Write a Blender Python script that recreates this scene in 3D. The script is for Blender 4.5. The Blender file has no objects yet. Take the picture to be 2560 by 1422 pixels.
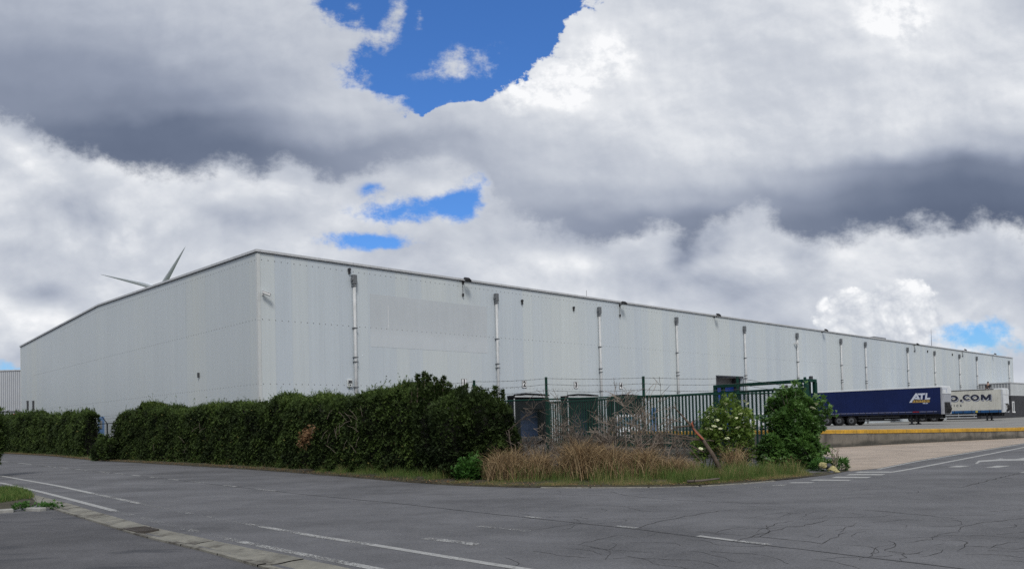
import bpy, bmesh, math, random
from mathutils import Vector, Matrix, Euler
S = bpy.context.scene
COL = S.collection
R = math.radians
rnd = random.Random(7)

# ------------------------------------------------------------------ camera
EYE = 1.65
CF, CP, CR, CCY = 1935.2, 0.0253, 0.02453, 1006.4     # focal (px of a 2560 wide frame), pitch, roll, principal row
F_ = Vector((0, math.cos(CP), math.sin(CP)))
_U0 = Vector((0, -math.sin(CP), math.cos(CP))); _R0 = Vector((1, 0, 0))
RT = math.cos(CR)*_R0 - math.sin(CR)*_U0
UP = math.sin(CR)*_R0 + math.cos(CR)*_U0
cam = bpy.data.objects.new('camera', bpy.data.cameras.new('camera')); COL.objects.link(cam)
cam.matrix_world = Matrix(((RT.x, UP.x, -F_.x, 0), (RT.y, UP.y, -F_.y, 0), (RT.z, UP.z, -F_.z, EYE), (0, 0, 0, 1)))
cam.data.sensor_fit = 'HORIZONTAL'; cam.data.sensor_width = 36
cam.data.lens = 36*CF/2560
cam.data.shift_y = (CCY-711)/2560
cam.data.clip_start = .1; cam.data.clip_end = 20000
S.camera = cam
S.view_settings.view_transform = 'Standard'; S.view_settings.look = 'None'
S.view_settings.exposure = 0; S.view_settings.gamma = 1
S.render.resolution_x = 1024; S.render.resolution_y = 568

def ray(px, py):
    px, py = float(px), float(py)
    return F_ + ((px-1280)/CF)*RT - ((py-CCY)/CF)*UP
def G(px, py, z=0.0):
    "survey: the point at height z seen at this place of the photograph"
    r = ray(px, py); t = (z-EYE)/r.z
    return Vector((r.x*t, r.y*t, z))
def D(px, py, d):
    "survey: the point at distance d (along y)"
    d = float(d); r = ray(px, py); t = d/r.y
    return Vector((r.x*t, d, EYE+r.z*t))
def azel(px, py):
    "survey -> place on the sky: direction cut with a vertical plane facing north"
    r = ray(px, py)
    return r.x/r.y, r.z/r.y+.0245*r.x/r.y

# ------------------------------------------------------------------ node helpers
def s2l(c):
    c = c/255.0
    return c/12.92 if c <= .04045 else ((c+.055)/1.055)**2.4
def RGB(r, g, b): return (s2l(r), s2l(g), s2l(b), 1)

class N:
    "a socket with arithmetic, so that node trees read as formulas"
    def __init__(s, t, o): s.t, s.o = t, o
    def _m(s, op, *a, clamp=False):
        n = s.t.nodes.new('ShaderNodeMath'); n.operation = op; n.use_clamp = clamp
        for i, x in enumerate((s,)+a):
            if isinstance(x, N): s.t.links.new(x.o, n.inputs[i])
            else: n.inputs[i].default_value = x
        return N(s.t, n.outputs[0])
    def __add__(s, b): return s._m('ADD', b)
    __radd__ = __add__
    def __sub__(s, b): return s._m('SUBTRACT', b)
    def __rsub__(s, b): return (s*-1)+b
    def __mul__(s, b): return s._m('MULTIPLY', b)
    __rmul__ = __mul__
    def __truediv__(s, b): return s._m('DIVIDE', b)
    def clamp(s): return s._m('ADD', 0.0, clamp=True)
    def pow(s, b): return s._m('POWER', b)
    def abs(s): return s._m('ABSOLUTE')
    def min(s, b): return s._m('MINIMUM', b)
    def max(s, b): return s._m('MAXIMUM', b)
    def floor(s): return s._m('FLOOR')
    def fract(s): return s._m('FRACT')
    def gt(s, b): return s._m('GREATER_THAN', b)
    def lt(s, b): return s._m('LESS_THAN', b)
    def smooth(s, a, b, lo=0.0, hi=1.0):
        n = s.t.nodes.new('ShaderNodeMapRange'); n.interpolation_type = 'SMOOTHSTEP'
        s.t.links.new(s.o, n.inputs[0])
        for i, x in ((1, a), (2, b), (3, lo), (4, hi)):
            if isinstance(x, N): s.t.links.new(x.o, n.inputs[i])
            else: n.inputs[i].default_value = x
        return N(s.t, n.outputs[0])
    def lin(s, a, b, lo=0.0, hi=1.0):
        n = s.t.nodes.new('ShaderNodeMapRange'); s.t.links.new(s.o, n.inputs[0])
        for i, x in ((1, a), (2, b), (3, lo), (4, hi)): n.inputs[i].default_value = x
        return N(s.t, n.outputs[0])
    def ramp(s, stops, mode='LINEAR'):
        n = s.t.nodes.new('ShaderNodeValToRGB'); s.t.links.new(s.o, n.inputs[0])
        e = n.color_ramp; e.interpolation = mode
        while len(e.elements) < len(stops): e.elements.new(1.0)
        for k, (p, c) in enumerate(sorted(stops, key=lambda q: q[0])):
            if not isinstance(c, (tuple, list)): c = (c, c, c, 1)
            e.elements[k].position = p; e.elements[k].color = c
        return N(s.t, n.outputs[0])
def nsep(t, v):
    n = t.nodes.new('ShaderNodeSeparateXYZ'); t.links.new(v.o, n.inputs[0])
    return [N(t, n.outputs[i]) for i in range(3)]
def ncomb(t, x, y, z=0.0):
    n = t.nodes.new('ShaderNodeCombineXYZ')
    for i, q in enumerate((x, y, z)):
        if isinstance(q, N): t.links.new(q.o, n.inputs[i])
        else: n.inputs[i].default_value = q
    return N(t, n.outputs[0])
def nnoise(t, v, scale, detail=5, rough=.55, dist=0, color=False, lac=2.0):
    n = t.nodes.new('ShaderNodeTexNoise')
    if v is not None: t.links.new(v.o, n.inputs['Vector'])
    n.inputs['Scale'].default_value = scale; n.inputs['Detail'].default_value = detail
    n.inputs['Roughness'].default_value = rough; n.inputs['Distortion'].default_value = dist
    n.inputs['Lacunarity'].default_value = lac
    return N(t, n.outputs[1 if color else 0])
def nmix(t, f, a, b, mode='MIX'):
    n = t.nodes.new('ShaderNodeMix'); n.data_type = 'RGBA'; n.blend_type = mode
    for i, q in ((0, f), (6, a), (7, b)):
        if isinstance(q, N): t.links.new(q.o, n.inputs[i])
        else: n.inputs[i].default_value = q if i else float(q)
    return N(t, n.outputs[2])
def nvadd(t, a, b, op='ADD'):
    n = t.nodes.new('ShaderNodeVectorMath'); n.operation = op
    for i, q in enumerate((a, b)):
        if isinstance(q, N): t.links.new(q.o, n.inputs[i])
        else: n.inputs[i].default_value = q
    return N(t, n.outputs[0])
# ------------------------------------------------------------------ sky: Nishita blue with a deck of cumulus in front of it
SUN_EL, SUN_AZ = R(50), R(176)       # azimuth measured from +y towards +x
W = bpy.data.worlds.new('World'); S.world = W; W.use_nodes = True
def build_sky():
    t = W.node_tree; t.nodes.clear()
    sky = t.nodes.new('ShaderNodeTexSky'); sky.sky_type = 'NISHITA'; sky.sun_disc = False
    sky.sun_elevation = SUN_EL; sky.sun_rotation = SUN_AZ
    sky.air_density = 1.15; sky.dust_density = .6; sky.ozone_density = 2.2
    blue0 = N(t, sky.outputs[0])
    tc = t.nodes.new('ShaderNodeTexCoord'); d = N(t, tc.outputs['Generated'])
    x, y, z = nsep(t, d)
    yy = y.max(.2); az = x/yy; el = z/yy + az*.0245
    p = ncomb(t, az, el*1.25, 0.0)
    nw = nnoise(t, p, 5.0, 3, .55, color=True)
    wx, wy, wz = nsep(t, nw)
    fine = nnoise(t, p, 20.0, 6, .66)                       # ragged edges
    def puffs(vec, scale, det=4.0):
        n = t.nodes.new('ShaderNodeTexVoronoi'); n.feature = 'F1'; n.inputs['Scale'].default_value = scale; n.inputs['Detail'].default_value = det
        n.inputs['Roughness'].default_value = .62; n.inputs['Lacunarity'].default_value = 2.1; n.normalize = True; t.links.new(vec.o, n.inputs['Vector']); return 1 - N(t, n.outputs['Distance'])
    pw = nvadd(t, p, ncomb(t, (wx-.5)*.05, (wy-.5)*.05, 0.0))
    puff = puffs(pw, 15.0)
    mid = nnoise(t, p, 7.0, 6, .52, .15)
    big = nnoise(t, p, 2.6, 2, .5)
    wu = az + (wx-.5)*.055; wv = el + (wy-.5)*.045
    # lookup axes
    U0, U1, V0, V1 = -.72, .72, -.03, .60
    un = wu.lin(U0, U1).clamp(); vn = wv.lin(V0, V1).clamp()
    def along_u(pts, src=None):
        "height (0..1 of V range) of an outline given by points of the survey, as a function of azimuth"
        st = []
        for q in pts:
            a, e = azel(*q); st.append(((a-U0)/(U1-U0), (e-V0)/(V1-V0)))
        return (src or un).ramp(st)
    def along_v(pts):
        st = []
        for q in pts:
            a, e = azel(*q); st.append(((e-V0)/(V1-V0), (a-U0)/(U1-U0)))
        return vn.ramp(st)
    # outline of the near clouds' flat bases
    base = along_u([(0,292),(110,345),(210,392),(300,428),(400,440),(500,446),(560,430),(640,452),(720,418),(800,450),(900,440),(1010,420),
                    (1110,400),(1190,455),(1250,520),(1320,565),(1380,600),(1450,626),(1540,606),(1640,575),(1700,628),(1740,600),(1790,560),
                    (1890,540),(1960,560),(2010,606),(2080,632),(2150,605),(2230,585),(2330,592),(2430,580),(2560,602)])
    hl = along_v([(1040,292),(1005,262),(945,232),(880,215),(862,190),(876,150),(900,118),(925,85),(872,60),(822,28),(800,0)])
    hr = along_v([(1046,292),(1100,276),(1190,262),(1236,250),(1282,215),(1312,185),(1372,150),(1392,100),(1425,60),(1450,30),(1472,0)])
    edge = (fine-.5)*.11 + (mid-.5)*.12
    edgeL = (fine-.5)*.10 + (mid-.5)*.05 + (puff-.62)*.05
    inhole = (un - hl - edgeL + .014).smooth(-.008, .026) * (hr - un - edgeL*.9 + .006).smooth(-.003, .008) * (vn - azn(298) - edgeL).smooth(0, .012)
    vd = vn - base + (fine-.5)*.12 + (mid-.5)*.09
    def blob(px, py, rx, ry, rot=0.0, warp=True):
        a, e = azel(px, py)
        m = t.nodes.new('ShaderNodeMapping'); m.vector_type = 'TEXTURE'
        vv = ncomb(t, wu, wv) if warp else ncomb(t, az, el)
        t.links.new(vv.o, m.inputs[0])
        m.inputs['Location'].default_value = (a, e, 0); m.inputs['Rotation'].default_value = (0, 0, R(rot))
        m.inputs['Scale'].default_value = (rx/CF*1.6, ry/CF*1.6, 1)
        g = t.nodes.new('ShaderNodeTexGradient'); g.gradient_type = 'SPHERICAL'; t.links.new(m.outputs[0], g.inputs[0])
        return N(t, g.outputs[1]).smooth(0, 1)
    # wisps floating in the blue gap
    wisp = blob(950,95,95,42,35)*1.0 + blob(985,25,26,60,-28)*.95 + blob(1040,45,20,34,-15)*.75 + blob(1165,150,110,52,8)*1.0 + blob(912,205,26,40,-25)*.6 + blob(870,20,40,30)*.5 + blob(1130,300,80,40)*1.0
    wispc = (wisp*1.15 + (fine-.5)*3.2 + (mid-.5)*1.6 - .42).smooth(0, 1.0) * wisp.smooth(0, .25)
    # how much the cloud covers: near deck (front) above its base line, outside the gap
    soft = .042
    front = vd.smooth(-.012, soft) * (1 - inhole)
    front = front.max(wispc*vd.smooth(-.012, soft))
    # brightness of the near deck, read off the survey: rows of the picture, 17 columns each
    rows = [
     (-60, [62,64,68,72,75,78,82,82,84,84,84,83,83,86,94,90,80]),
     (20,  [56,60,64,68,73,76,78,79,82,88,84,82,83,87,95,91,72]),
     (100, [48,51,55,61,67,71,73,75,80,93,85,81,82,88,89,87,79]),
     (180, [38,39,42,49,57,66,71,75,86,93,92,82,82,84,85,84,84]),
     (250, [34,32,33,38,52,66,74,76,88,95,88,84,84,88,88,87,88]),
     (310, [26,22,20,24,34,52,64,72,78,84,82,83,86,85,86,84,80]),
     (370, [22,20,18,19,24,31,43,57,68,74,76,82,82,78,78,70,58]),
     (430, [20,20,18,20,26,33,41,54,66,70,73,74,64,48,33,26,26]),
     (490, [22,22,20,22,28,35,44,56,58,58,60,56,44,30,22,18,20]),
     (550, [22,22,20,22,28,35,44,52,50,40,34,31,28,24,16,13,15]),
     (620, [22,22,20,22,28,35,44,50,46,32,26,26,26,24,16,12,14]),
    ]
    acc = None; prev = None
    el_rows = [azel(1280, q[0])[1] for q in rows]
    vpos = [(e-V0)/(V1-V0) for e in el_rows]
    # soften the lookups with a gentler warp
    us = (az + (wx-.5)*.10 + (mid-.5)*.06).lin(U0, U1).clamp()
    vs = (el + (wy-.5)*.07 + (mid-.5)*.03).lin(V0, V1).clamp()
    for i, (py, vals) in enumerate(rows):
        st = []
        for k, b in enumerate(vals):
            a, e = azel(k*160, py); st.append(((a-U0)/(U1-U0), b/100))
        r = us.ramp(st, 'B_SPLINE')
        if acc is None: acc = r
        else:
            w = vs.smooth(vpos[i-1], vpos[i], 0.0, 1.0)
            n = t.nodes.new('ShaderNodeMix'); n.data_type = 'FLOAT'
            t.links.new(w.o, n.inputs[0]); t.links.new(acc.o, n.inputs[2]); t.links.new(r.o, n.inputs[3]); acc = N(t, n.outputs[0])
    # relief: sunlit tops, shaded undersides of each billow
    pu = nvadd(t, p, (.010, .016, 0))
    relief = mid - nnoise(t, pu, 7.0, 6, .52, .15)
    finer = fine - nnoise(t, nvadd(t, p, (.004, .007, 0)), 20.0, 6, .66)
    bright = acc.smooth(.35, .8)
    tone2 = acc + relief*(bright*.34+.08) + finer*(bright*.12+.01) + (big-.5)*.14 + (mid-.5)*(bright*.10+.10)
    lit = (blob(1500,150,110,70,25)+blob(1280,250,70,50,40)+blob(1400,220,80,60)+blob(2230,40,110,80)).smooth(.1,.9)
    pr = puff - puffs(nvadd(t, pw, (.006, .010, 0)), 15.0)
    lit2 = (lit + bright*.07).min(1.0)
    tone2 = tone2 + lit*(.05+(fine-.5)*.35) + pr*lit2*.42 + (puff-.62)*lit2*.22
    # the farther deck under it: bright, mottled, with small gaps
    far_n = nnoise(t, nvadd(t, ncomb(t, az, el*1.5), (3.1, 1.7, .4)), 5.2, 6, .5, .15)
    far_s = nnoise(t, nvadd(t, ncomb(t, az, el*1.5), (3.112, 1.73, .4)), 5.2, 6, .5, .15)
    grey = blob(330,585,150,55)*.42 + blob(180,520,140,60)*.26 + blob(600,545,120,45)*.24 + blob(100,740,70,30)*.3 + blob(1760,590,60,60,30)*.55 + blob(1690,640,40,50)*.5 + blob(2020,640,60,40)*.45 + blob(1260,400,240,60)*.28 + blob(0,860,200,60)*.3 + blob(740,500,90,60)*.2 + blob(1720,720,260,50)*.16
    shine = blob(60,400,120,70)*.13 + blob(640,450,260,60)*.14 + blob(1560,660,300,40)*.10 + blob(2200,640,300,40,-5)*.1 + blob(40,800,120,50)*.12
    tone1 = .775 + (far_n-far_s)*.75 + (far_n-.5)*.5 + (big-.5)*.25 + pr*.10 + (puff-.62)*.05 - grey*(.55+(far_n-.5)*-2.2) + shine + (fine-.5)*.08
    cb = blob(2150,795,90,62,0)*.95 + blob(2260,770,75,60)*.95 + blob(2210,815,150,50)*.8
    cum = (cb + (puff-.62)*1.3 + (fine-.5)*.9 - .22).smooth(.0, .16) * cb.smooth(0,.12)
    tone1 = tone1*(1-cum) + cum*(.83 + pr*.75 + (puff-.62)*.5 + (el*-1.0+.13)*-.6)
    gaps = blob(1035,526,165,40,5)*1.35 + blob(1150,500,70,40)*.55 + blob(905,606,125,26,2)*1.35 + blob(1190,480,60,50)*.5 + blob(930,475,40,20)*.45 + blob(2455,838,100,42,-8)*1.25 + blob(20,915,90,26)*.8 + blob(2350,830,60,20)*.3
    far = (1 - inhole)*(1 - (gaps*1.05 + (far_n-.5)*-2.2 + (fine-.5)*-3.4 + (puff-.62)*-.5 - .20).smooth(-.1, 1.0)*gaps.smooth(0, .35))
    cr = [(0.0, RGB(80,91,114)), (.2, RGB(106,117,139)), (.4, RGB(143,152,171)), (.6, RGB(176,183,197)), (.8, RGB(204,209,218)), (.92, RGB(228,231,236)), (1.0, RGB(250,251,253))]
    k = 10.0                       # world strength is .1
    c1 = tone1.clamp().ramp(cr); c2 = tone2.clamp().ramp(cr)
    blue = nmix(t, 1.0, blue0, (.47, .84, 1.40, 1), 'MULTIPLY')
    m = nmix(t, 1.0, c1, (k, k, k, 1), 'MULTIPLY')
    m = nmix(t, far, blue, m)
    f2 = nmix(t, 1.0, c2, (k, k, k, 1), 'MULTIPLY')
    m = nmix(t, front, m, f2)
    bg = t.nodes.new('ShaderNodeBackground'); bg.inputs[1].default_value = .1
    t.links.new(m.o, bg.inputs[0])
    out = t.nodes.new('ShaderNodeOutputWorld'); t.links.new(bg.outputs[0], out.inputs[0])
def azn(py):
    return (azel(1050, py)[1]+.03)/.63
build_sky()
W.cycles.sampling_method = 'MANUAL'; W.cycles.sample_map_resolution = 512
S.cycles.use_denoising = False
sun = bpy.data.objects.new('sun', bpy.data.lights.new('sun', 'SUN')); COL.objects.link(sun)
sun.data.energy = 2.1; sun.data.angle = R(16); sun.data.color = (1, .96, .9)
_sd = Vector((math.sin(SUN_AZ)*math.cos(SUN_EL), math.cos(SUN_AZ)*math.cos(SUN_EL), math.sin(SUN_EL)))
sun.rotation_euler = _sd.to_track_quat('Z', 'Y').to_euler()
import numpy as np
# ------------------------------------------------------------------ mesh collector and object helpers
class MB:
    def __init__(s): s.v, s.f, s.mi, s.M, s.cur = [], [], [], Matrix.Identity(4), 0
    def add(s, vs, fs):
        b = len(s.v); s.v += [tuple(s.M @ Vector(p)) for p in vs]
        for q in fs: s.f.append(tuple(b+i for i in q)); s.mi.append(s.cur)
    def box(s, x0, x1, y0, y1, z0, z1):
        s.add([(x0,y0,z0),(x1,y0,z0),(x1,y1,z0),(x0,y1,z0),(x0,y0,z1),(x1,y0,z1),(x1,y1,z1),(x0,y1,z1)],
              [(0,3,2,1),(4,5,6,7),(0,1,5,4),(1,2,6,5),(2,3,7,6),(3,0,4,7)])
    def bbox(s, x0, x1, y0, y1, z0, z1, b=.02):
        "box with chamfered vertical and top edges"
        def ring(z, i): return [(x0+i,y0+b,z),(x0+b,y0+i,z),(x1-b,y0+i,z),(x1-i,y0+b,z),(x1-i,y1-b,z),(x1-b,y1-i,z),(x0+b,y1-i,z),(x0+i,y1-b,z)]
        vs = ring(z0, 0)+ring(z1-b, 0)+[(min(max(p[0],x0+b),x1-b),min(max(p[1],y0+b),y1-b),z1) for p in ring(z1,0)]
        fs = [tuple(range(7,-1,-1)), tuple(range(16,24))]
        for k in range(8):
            j=(k+1)%8; fs += [(k,j,8+j,8+k),(8+k,8+j,16+j,16+k)]
        s.add(vs, fs)
    def bar(s, p, q, w, h=None, up=(0,0,1)):
        p, q = Vector(p), Vector(q); h = h or w; d = (q-p)
        if d.length < 1e-9: return
        d.normalize(); u = Vector(up)
        if abs(d.dot(u)) > .98: u = Vector((1,0,0))
        a = d.cross(u).normalized()*w/2; b = a.cross(d).normalized()*h/2
        s.add([p-a-b,p+a-b,p+a+b,p-a+b,q-a-b,q+a-b,q+a+b,q-a+b],
              [(0,3,2,1),(4,5,6,7),(0,1,5,4),(1,2,6,5),(2,3,7,6),(3,0,4,7)])
    def tube(s, pts, r, n=6, cap=True):
        pts = [Vector(p) for p in pts]; rs = r if isinstance(r, (list, tuple)) else [r]*len(pts)
        vs = []; a = None
        for i, p in enumerate(pts):
            d = (pts[min(i+1,len(pts)-1)]-pts[max(i-1,0)]).normalized()
            if a is None: a = d.orthogonal().normalized()
            a = (a-d*a.dot(d)); a = a.normalized() if a.length > 1e-6 else d.orthogonal().normalized()
            b = d.cross(a)
            for k in range(n):
                t = 2*math.pi*k/n; vs.append(p+(a*math.cos(t)+b*math.sin(t))*rs[i])
        fs = []
        for i in range(len(pts)-1):
            for k in range(n):
                j = (k+1)%n; fs.append((i*n+k, i*n+j, (i+1)*n+j, (i+1)*n+k))
        if cap: fs += [tuple(range(n-1,-1,-1)), tuple(range((len(pts)-1)*n, len(pts)*n))]
        s.add(vs, fs)
    def cyl(s, c, axis, r, h, n=16, r2=None):
        c = Vector(c); ax = Vector(axis).normalized(); s.tube([c, c+ax*h], [r, r if r2 is None else r2], n)
    def prism(s, poly, y0, y1):
        "polygon given in (x, z), extruded along y"
        n = len(poly)
        s.add([(x,y0,z) for x,z in poly]+[(x,y1,z) for x,z in poly],
              [tuple(range(n)), tuple(range(2*n-1,n-1,-1))]+[(k,n+k,n+(k+1)%n,(k+1)%n) for k in range(n)])
    def sheet(s, poly):
        s.add(poly, [tuple(range(len(poly)))])
    def slab(s, poly, z0, z1):
        n = len(poly)
        s.add([(x,y,z0) for x,y in poly]+[(x,y,z1) for x,y in poly],
              [tuple(range(n-1,-1,-1)), tuple(range(n,2*n))]+[(k,(k+1)%n,n+(k+1)%n,n+k) for k in range(n)])
    def strip(s, A, B, close=False):
        n = len(A); s.add(list(A)+list(B), [(k,k+1,n+k+1,n+k) for k in range(n-1)])
    def build(s, name, mats, parent=None, smooth=False, fixn=True):
        me = bpy.data.meshes.new(name)
        off = getattr(parent, '_w', None)
        me.from_pydata(s.v, [], s.f)
        if not isinstance(mats, (list, tuple)): mats = [mats]
        for m in mats: me.materials.append(m)
        if len(mats) > 1: me.polygons.foreach_set('material_index', s.mi)
        if fixn:
            bm = bmesh.new(); bm.from_mesh(me); bmesh.ops.recalc_face_normals(bm, faces=bm.faces); bm.to_mesh(me); bm.free()
        if smooth: me.polygons.foreach_set('use_smooth', [True]*len(me.polygons))
        me.update()
        return link(name, me, parent)
def link(name, me, parent=None):
    o = bpy.data.objects.new(name, me); COL.objects.link(o)
    if parent is not None: o.parent = parent
    return o
def tag(o, label=None, cat=None, group=None, kind=None):
    for k, v in (('label', label), ('category', cat), ('group', group), ('kind', kind)):
        if v: o[k] = v
    return o
def thing(name, label, cat, loc=(0,0,0), rz=0.0, group=None):
    o = bpy.data.objects.new(name, None); COL.objects.link(o); o.empty_display_size = .2
    o.location = loc; o.rotation_euler = (0,0,rz)
    return tag(o, label, cat, group)
def loc_of(o, p):
    "world point -> local of an empty with location and z rotation"
    v = Vector(p)-Vector(o.location); c, s_ = math.cos(-o.rotation_euler.z), math.sin(-o.rotation_euler.z)
    return Vector((v.x*c-v.y*s_, v.x*s_+v.y*c, v.z))
def MBw(root):
    "collector taking world coordinates for a part of root"
    m = MB(); m.M = (Matrix.Translation(root.location) @ Matrix.Rotation(root.rotation_euler.z, 4, 'Z')).inverted(); return m
def struct(o): o['kind'] = 'structure'; return o
def copy_tree(o, parent=None):
    c = o.copy(); COL.objects.link(c)
    if parent is not None: c.parent = parent
    for ch in list(o.children): copy_tree(ch, c)
    return c
def np_mesh(name, V, Q, mat, parent=None, rv=None, smooth=False):
    "fast mesh of quads (or tris) from arrays; rv = one value per face kept as attribute 'rv'"
    V = np.asarray(V, np.float32); Q = np.asarray(Q, np.int32); k = Q.shape[1]
    me = bpy.data.meshes.new(name); me.vertices.add(len(V)); me.vertices.foreach_set('co', V.ravel())
    me.loops.add(Q.size); me.loops.foreach_set('vertex_index', Q.ravel())
    me.polygons.add(len(Q)); me.polygons.foreach_set('loop_start', np.arange(0, Q.size, k, dtype=np.int32))
    try: me.polygons.foreach_set('loop_total', np.full(len(Q), k, np.int32))
    except Exception: pass
    if rv is not None:
        a = me.attributes.new('rv', 'FLOAT', 'FACE'); a.data.foreach_set('value', np.asarray(rv, np.float32))
    me.materials.append(mat); me.update(calc_edges=True); me.validate()
    if smooth: me.polygons.foreach_set('use_smooth', [True]*len(me.polygons))
    return link(name, me, parent)
def text_mesh(txt, size, extrude=.004, bold=0.0, spacing=1.0, shear=0.0, align='CENTER'):
    cu = bpy.data.curves.new('lettering', 'FONT'); cu.body = txt; cu.size = size; cu.extrude = extrude
    cu.offset = bold; cu.space_character = spacing; cu.shear = shear; cu.align_x = align; cu.align_y = 'CENTER'
    o = bpy.data.objects.new('lettering', cu); COL.objects.link(o)
    dg = bpy.context.evaluated_depsgraph_get(); dg.update()
    me = bpy.data.meshes.new_from_object(o.evaluated_get(dg)); bpy.data.objects.remove(o); bpy.data.curves.remove(cu)
    return me
# ------------------------------------------------------------------ numpy value noise
_tab = np.random.RandomState(3).rand(4096)
def vnoise(x, y):
    x = np.asarray(x, float); y = np.asarray(y, float)
    xi = np.floor(x).astype(int); yi = np.floor(y).astype(int); fx = x-xi; fy = y-yi
    fx = fx*fx*(3-2*fx); fy = fy*fy*(3-2*fy)
    h = lambda a, b: _tab[(a*73 + b*1291) % 4096]
    return (h(xi,yi)*(1-fx)+h(xi+1,yi)*fx)*(1-fy)+(h(xi,yi+1)*(1-fx)+h(xi+1,yi+1)*fx)*fy
# ------------------------------------------------------------------ materials
def newmat(name):
    m = bpy.data.materials.new(name); m.use_nodes = True; t = m.node_tree
    return m, t, t.nodes['Principled BSDF']
def ocoord(t, kind='Object'):
    n = t.nodes.new('ShaderNodeTexCoord'); return N(t, n.outputs[kind])
def bump(t, b, h, strength=.3, dist=.01):
    n = t.nodes.new('ShaderNodeBump'); n.inputs['Strength'].default_value = strength; n.inputs['Distance'].default_value = dist
    t.links.new(h.o, n.inputs['Height']); t.links.new(n.outputs[0], b.inputs['Normal'])
def pm(name, rgb, rough=.6, var=.12, scale=4.0, metal=0.0, bmp=0.0, bscale=None, spec=None, tint=None, grime=0.0):
    "plain paint / metal / plastic with soft uneven colour, and optional grime that runs down"
    m, t, b = newmat(name); v = ocoord(t)
    c = tuple(rgb)+(1,)
    n = nnoise(t, v, scale, 5, .6)
    lo = tuple(max(0,x*(1-var)) for x in rgb)+(1,); hi = tuple(min(1,x*(1+var)) for x in rgb)+(1,)
    col = n.ramp([(.3, lo), (.7, hi)])
    if grime:
        x, y, z = nsep(t, v)
        st = nnoise(t, ncomb(t, x*5, y*5, z*.5), 2.0, 4, .6)
        col = nmix(t, st.smooth(.45, .8)*grime, col, (.06,.055,.045,1))
    t.links.new(col.o, b.inputs['Base Color'])
    t.links.new((n*.2+(rough-.1)).o, b.inputs['Roughness']); b.inputs['Metallic'].default_value = metal
    if spec is not None: b.inputs['Specular IOR Level'].default_value = spec
    if bmp: bump(t, b, nnoise(t, v, bscale or scale*8, 4, .6), bmp, .02)
    return m
def leafmat(name, cols, rough=.55, trans=.25, spec=.3):
    "colours picked by the face attribute rv"
    m, t, b = newmat(name)
    a = t.nodes.new('ShaderNodeAttribute'); a.attribute_name = 'rv'
    f = N(t, a.outputs['Fac'])
    col = f.ramp([(i/(len(cols)-1), tuple(c)+(1,)) for i, c in enumerate(cols)])
    t.links.new(col.o, b.inputs['Base Color']); b.inputs['Roughness'].default_value = rough
    b.inputs['Specular IOR Level'].default_value = spec
    if trans:
        tr = t.nodes.new('ShaderNodeBsdfTranslucent'); t.links.new(col.o, tr.inputs[0])
        mx = t.nodes.new('ShaderNodeMixShader'); mx.inputs[0].default_value = trans
        t.links.new(b.outputs[0], mx.inputs[1]); t.links.new(tr.outputs[0], mx.inputs[2])
        t.links.new(mx.outputs[0], t.nodes['Material Output'].inputs[0])
    return m
M = {}
# ------------------------------------------------------------------ ground, road, markings, verge, yard
def asphalt(name, base, tint=(1,1,1.04), wet=False):
    m, t, b = newmat(name); v = ocoord(t)
    sp = nnoise(t, v, 24.0, 4, .8); pat = nnoise(t, v, .35, 5, .6); mid = nnoise(t, v, 2.2, 5, .65)
    x, y, z = nsep(t, v)
    lane = nnoise(t, ncomb(t, x*.55+y*.2, y*1.3, z), .5, 4, .55)
    k = (sp-.5)*1.5 + (pat-.5)*1.0 + (mid-.5)*.6 + (lane-.5)*.95 + 1.0
    col = nmix(t, 1.0, (base*tint[0], base*tint[1], base*tint[2], 1), ncomb(t, k, k, k), 'MULTIPLY')
    chips = nnoise(t, v, 38.0, 2, .5).smooth(.64, .72)
    col = nmix(t, chips*.35, col, (base*2.2, base*2.15, base*2.0, 1))
    ro = 0.86 + (mid-.5)*.12
    if wet:
        stain = nnoise(t, nvadd(t, ncomb(t, x*.55, y*1.4, 0.0), (3.3, 9.1, 0)), .9, 5, .6).smooth(.56, .68)
        col = nmix(t, stain*.6, col, (.016,.016,.018,1)); ro = ro - stain*.25
    t.links.new(col.o, b.inputs['Base Color']); t.links.new(ro.o, b.inputs['Roughness']); b.inputs['Specular IOR Level'].default_value = .32
    bump(t, b, sp, .8, .012)
    return m
M['asphalt'] = asphalt('worn_asphalt', .114)
M['asphalt_side'] = asphalt('side_asphalt', .084, (1,.99,1.03), wet=True)
M['soil'] = pm('soil', (.042,.036,.020), .95, .5, 2.0, bmp=.6, bscale=18)
M['field'] = pm('field', (.06,.075,.03), .95, .4, .2)
M['conc'] = pm('gutter_concrete', (.30,.285,.245), .9, .3, 3.0, bmp=.5, bscale=40)
def yardmat():
    m, t, b = newmat('yard_concrete'); v = ocoord(t); x, y, z = nsep(t, v); a = x*.7245+y*.6893; c = y*.7245-x*.6893
    n = nnoise(t, v, .35, 6, .65); tr = nnoise(t, ncomb(t, a*.12, c*1.6, 0.0), 1.0, 5, .6); j = ((a*.2).fract()-.5).abs().smooth(.488,.496).max(((c*.2).fract()-.5).abs().smooth(.488,.496))
    col = n.ramp([(.3,(.165,.16,.15,1)),(.7,(.25,.245,.225,1))]); k = (tr-.5)*.7+1.0; col = nmix(t, 1.0, col, ncomb(t,k,k,k), 'MULTIPLY'); col = nmix(t, j*.7, col, (.05,.05,.045,1))
    t.links.new(col.o, b.inputs['Base Color']); b.inputs['Roughness'].default_value = .9; return m
M['concyard'] = yardmat()

big = MB(); big.sheet([(-4000,-400,-.03),(4000,-400,-.03),(4000,6000,-.03),(-4000,6000,-.03)])
struct(big.build('ground', M['field']))
rd = MB(); rd.sheet([(-140,-30,0),(140,-30,0),(140,62,0),(-140,150,0)])
struct(rd.build('road', M['asphalt']))

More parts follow.
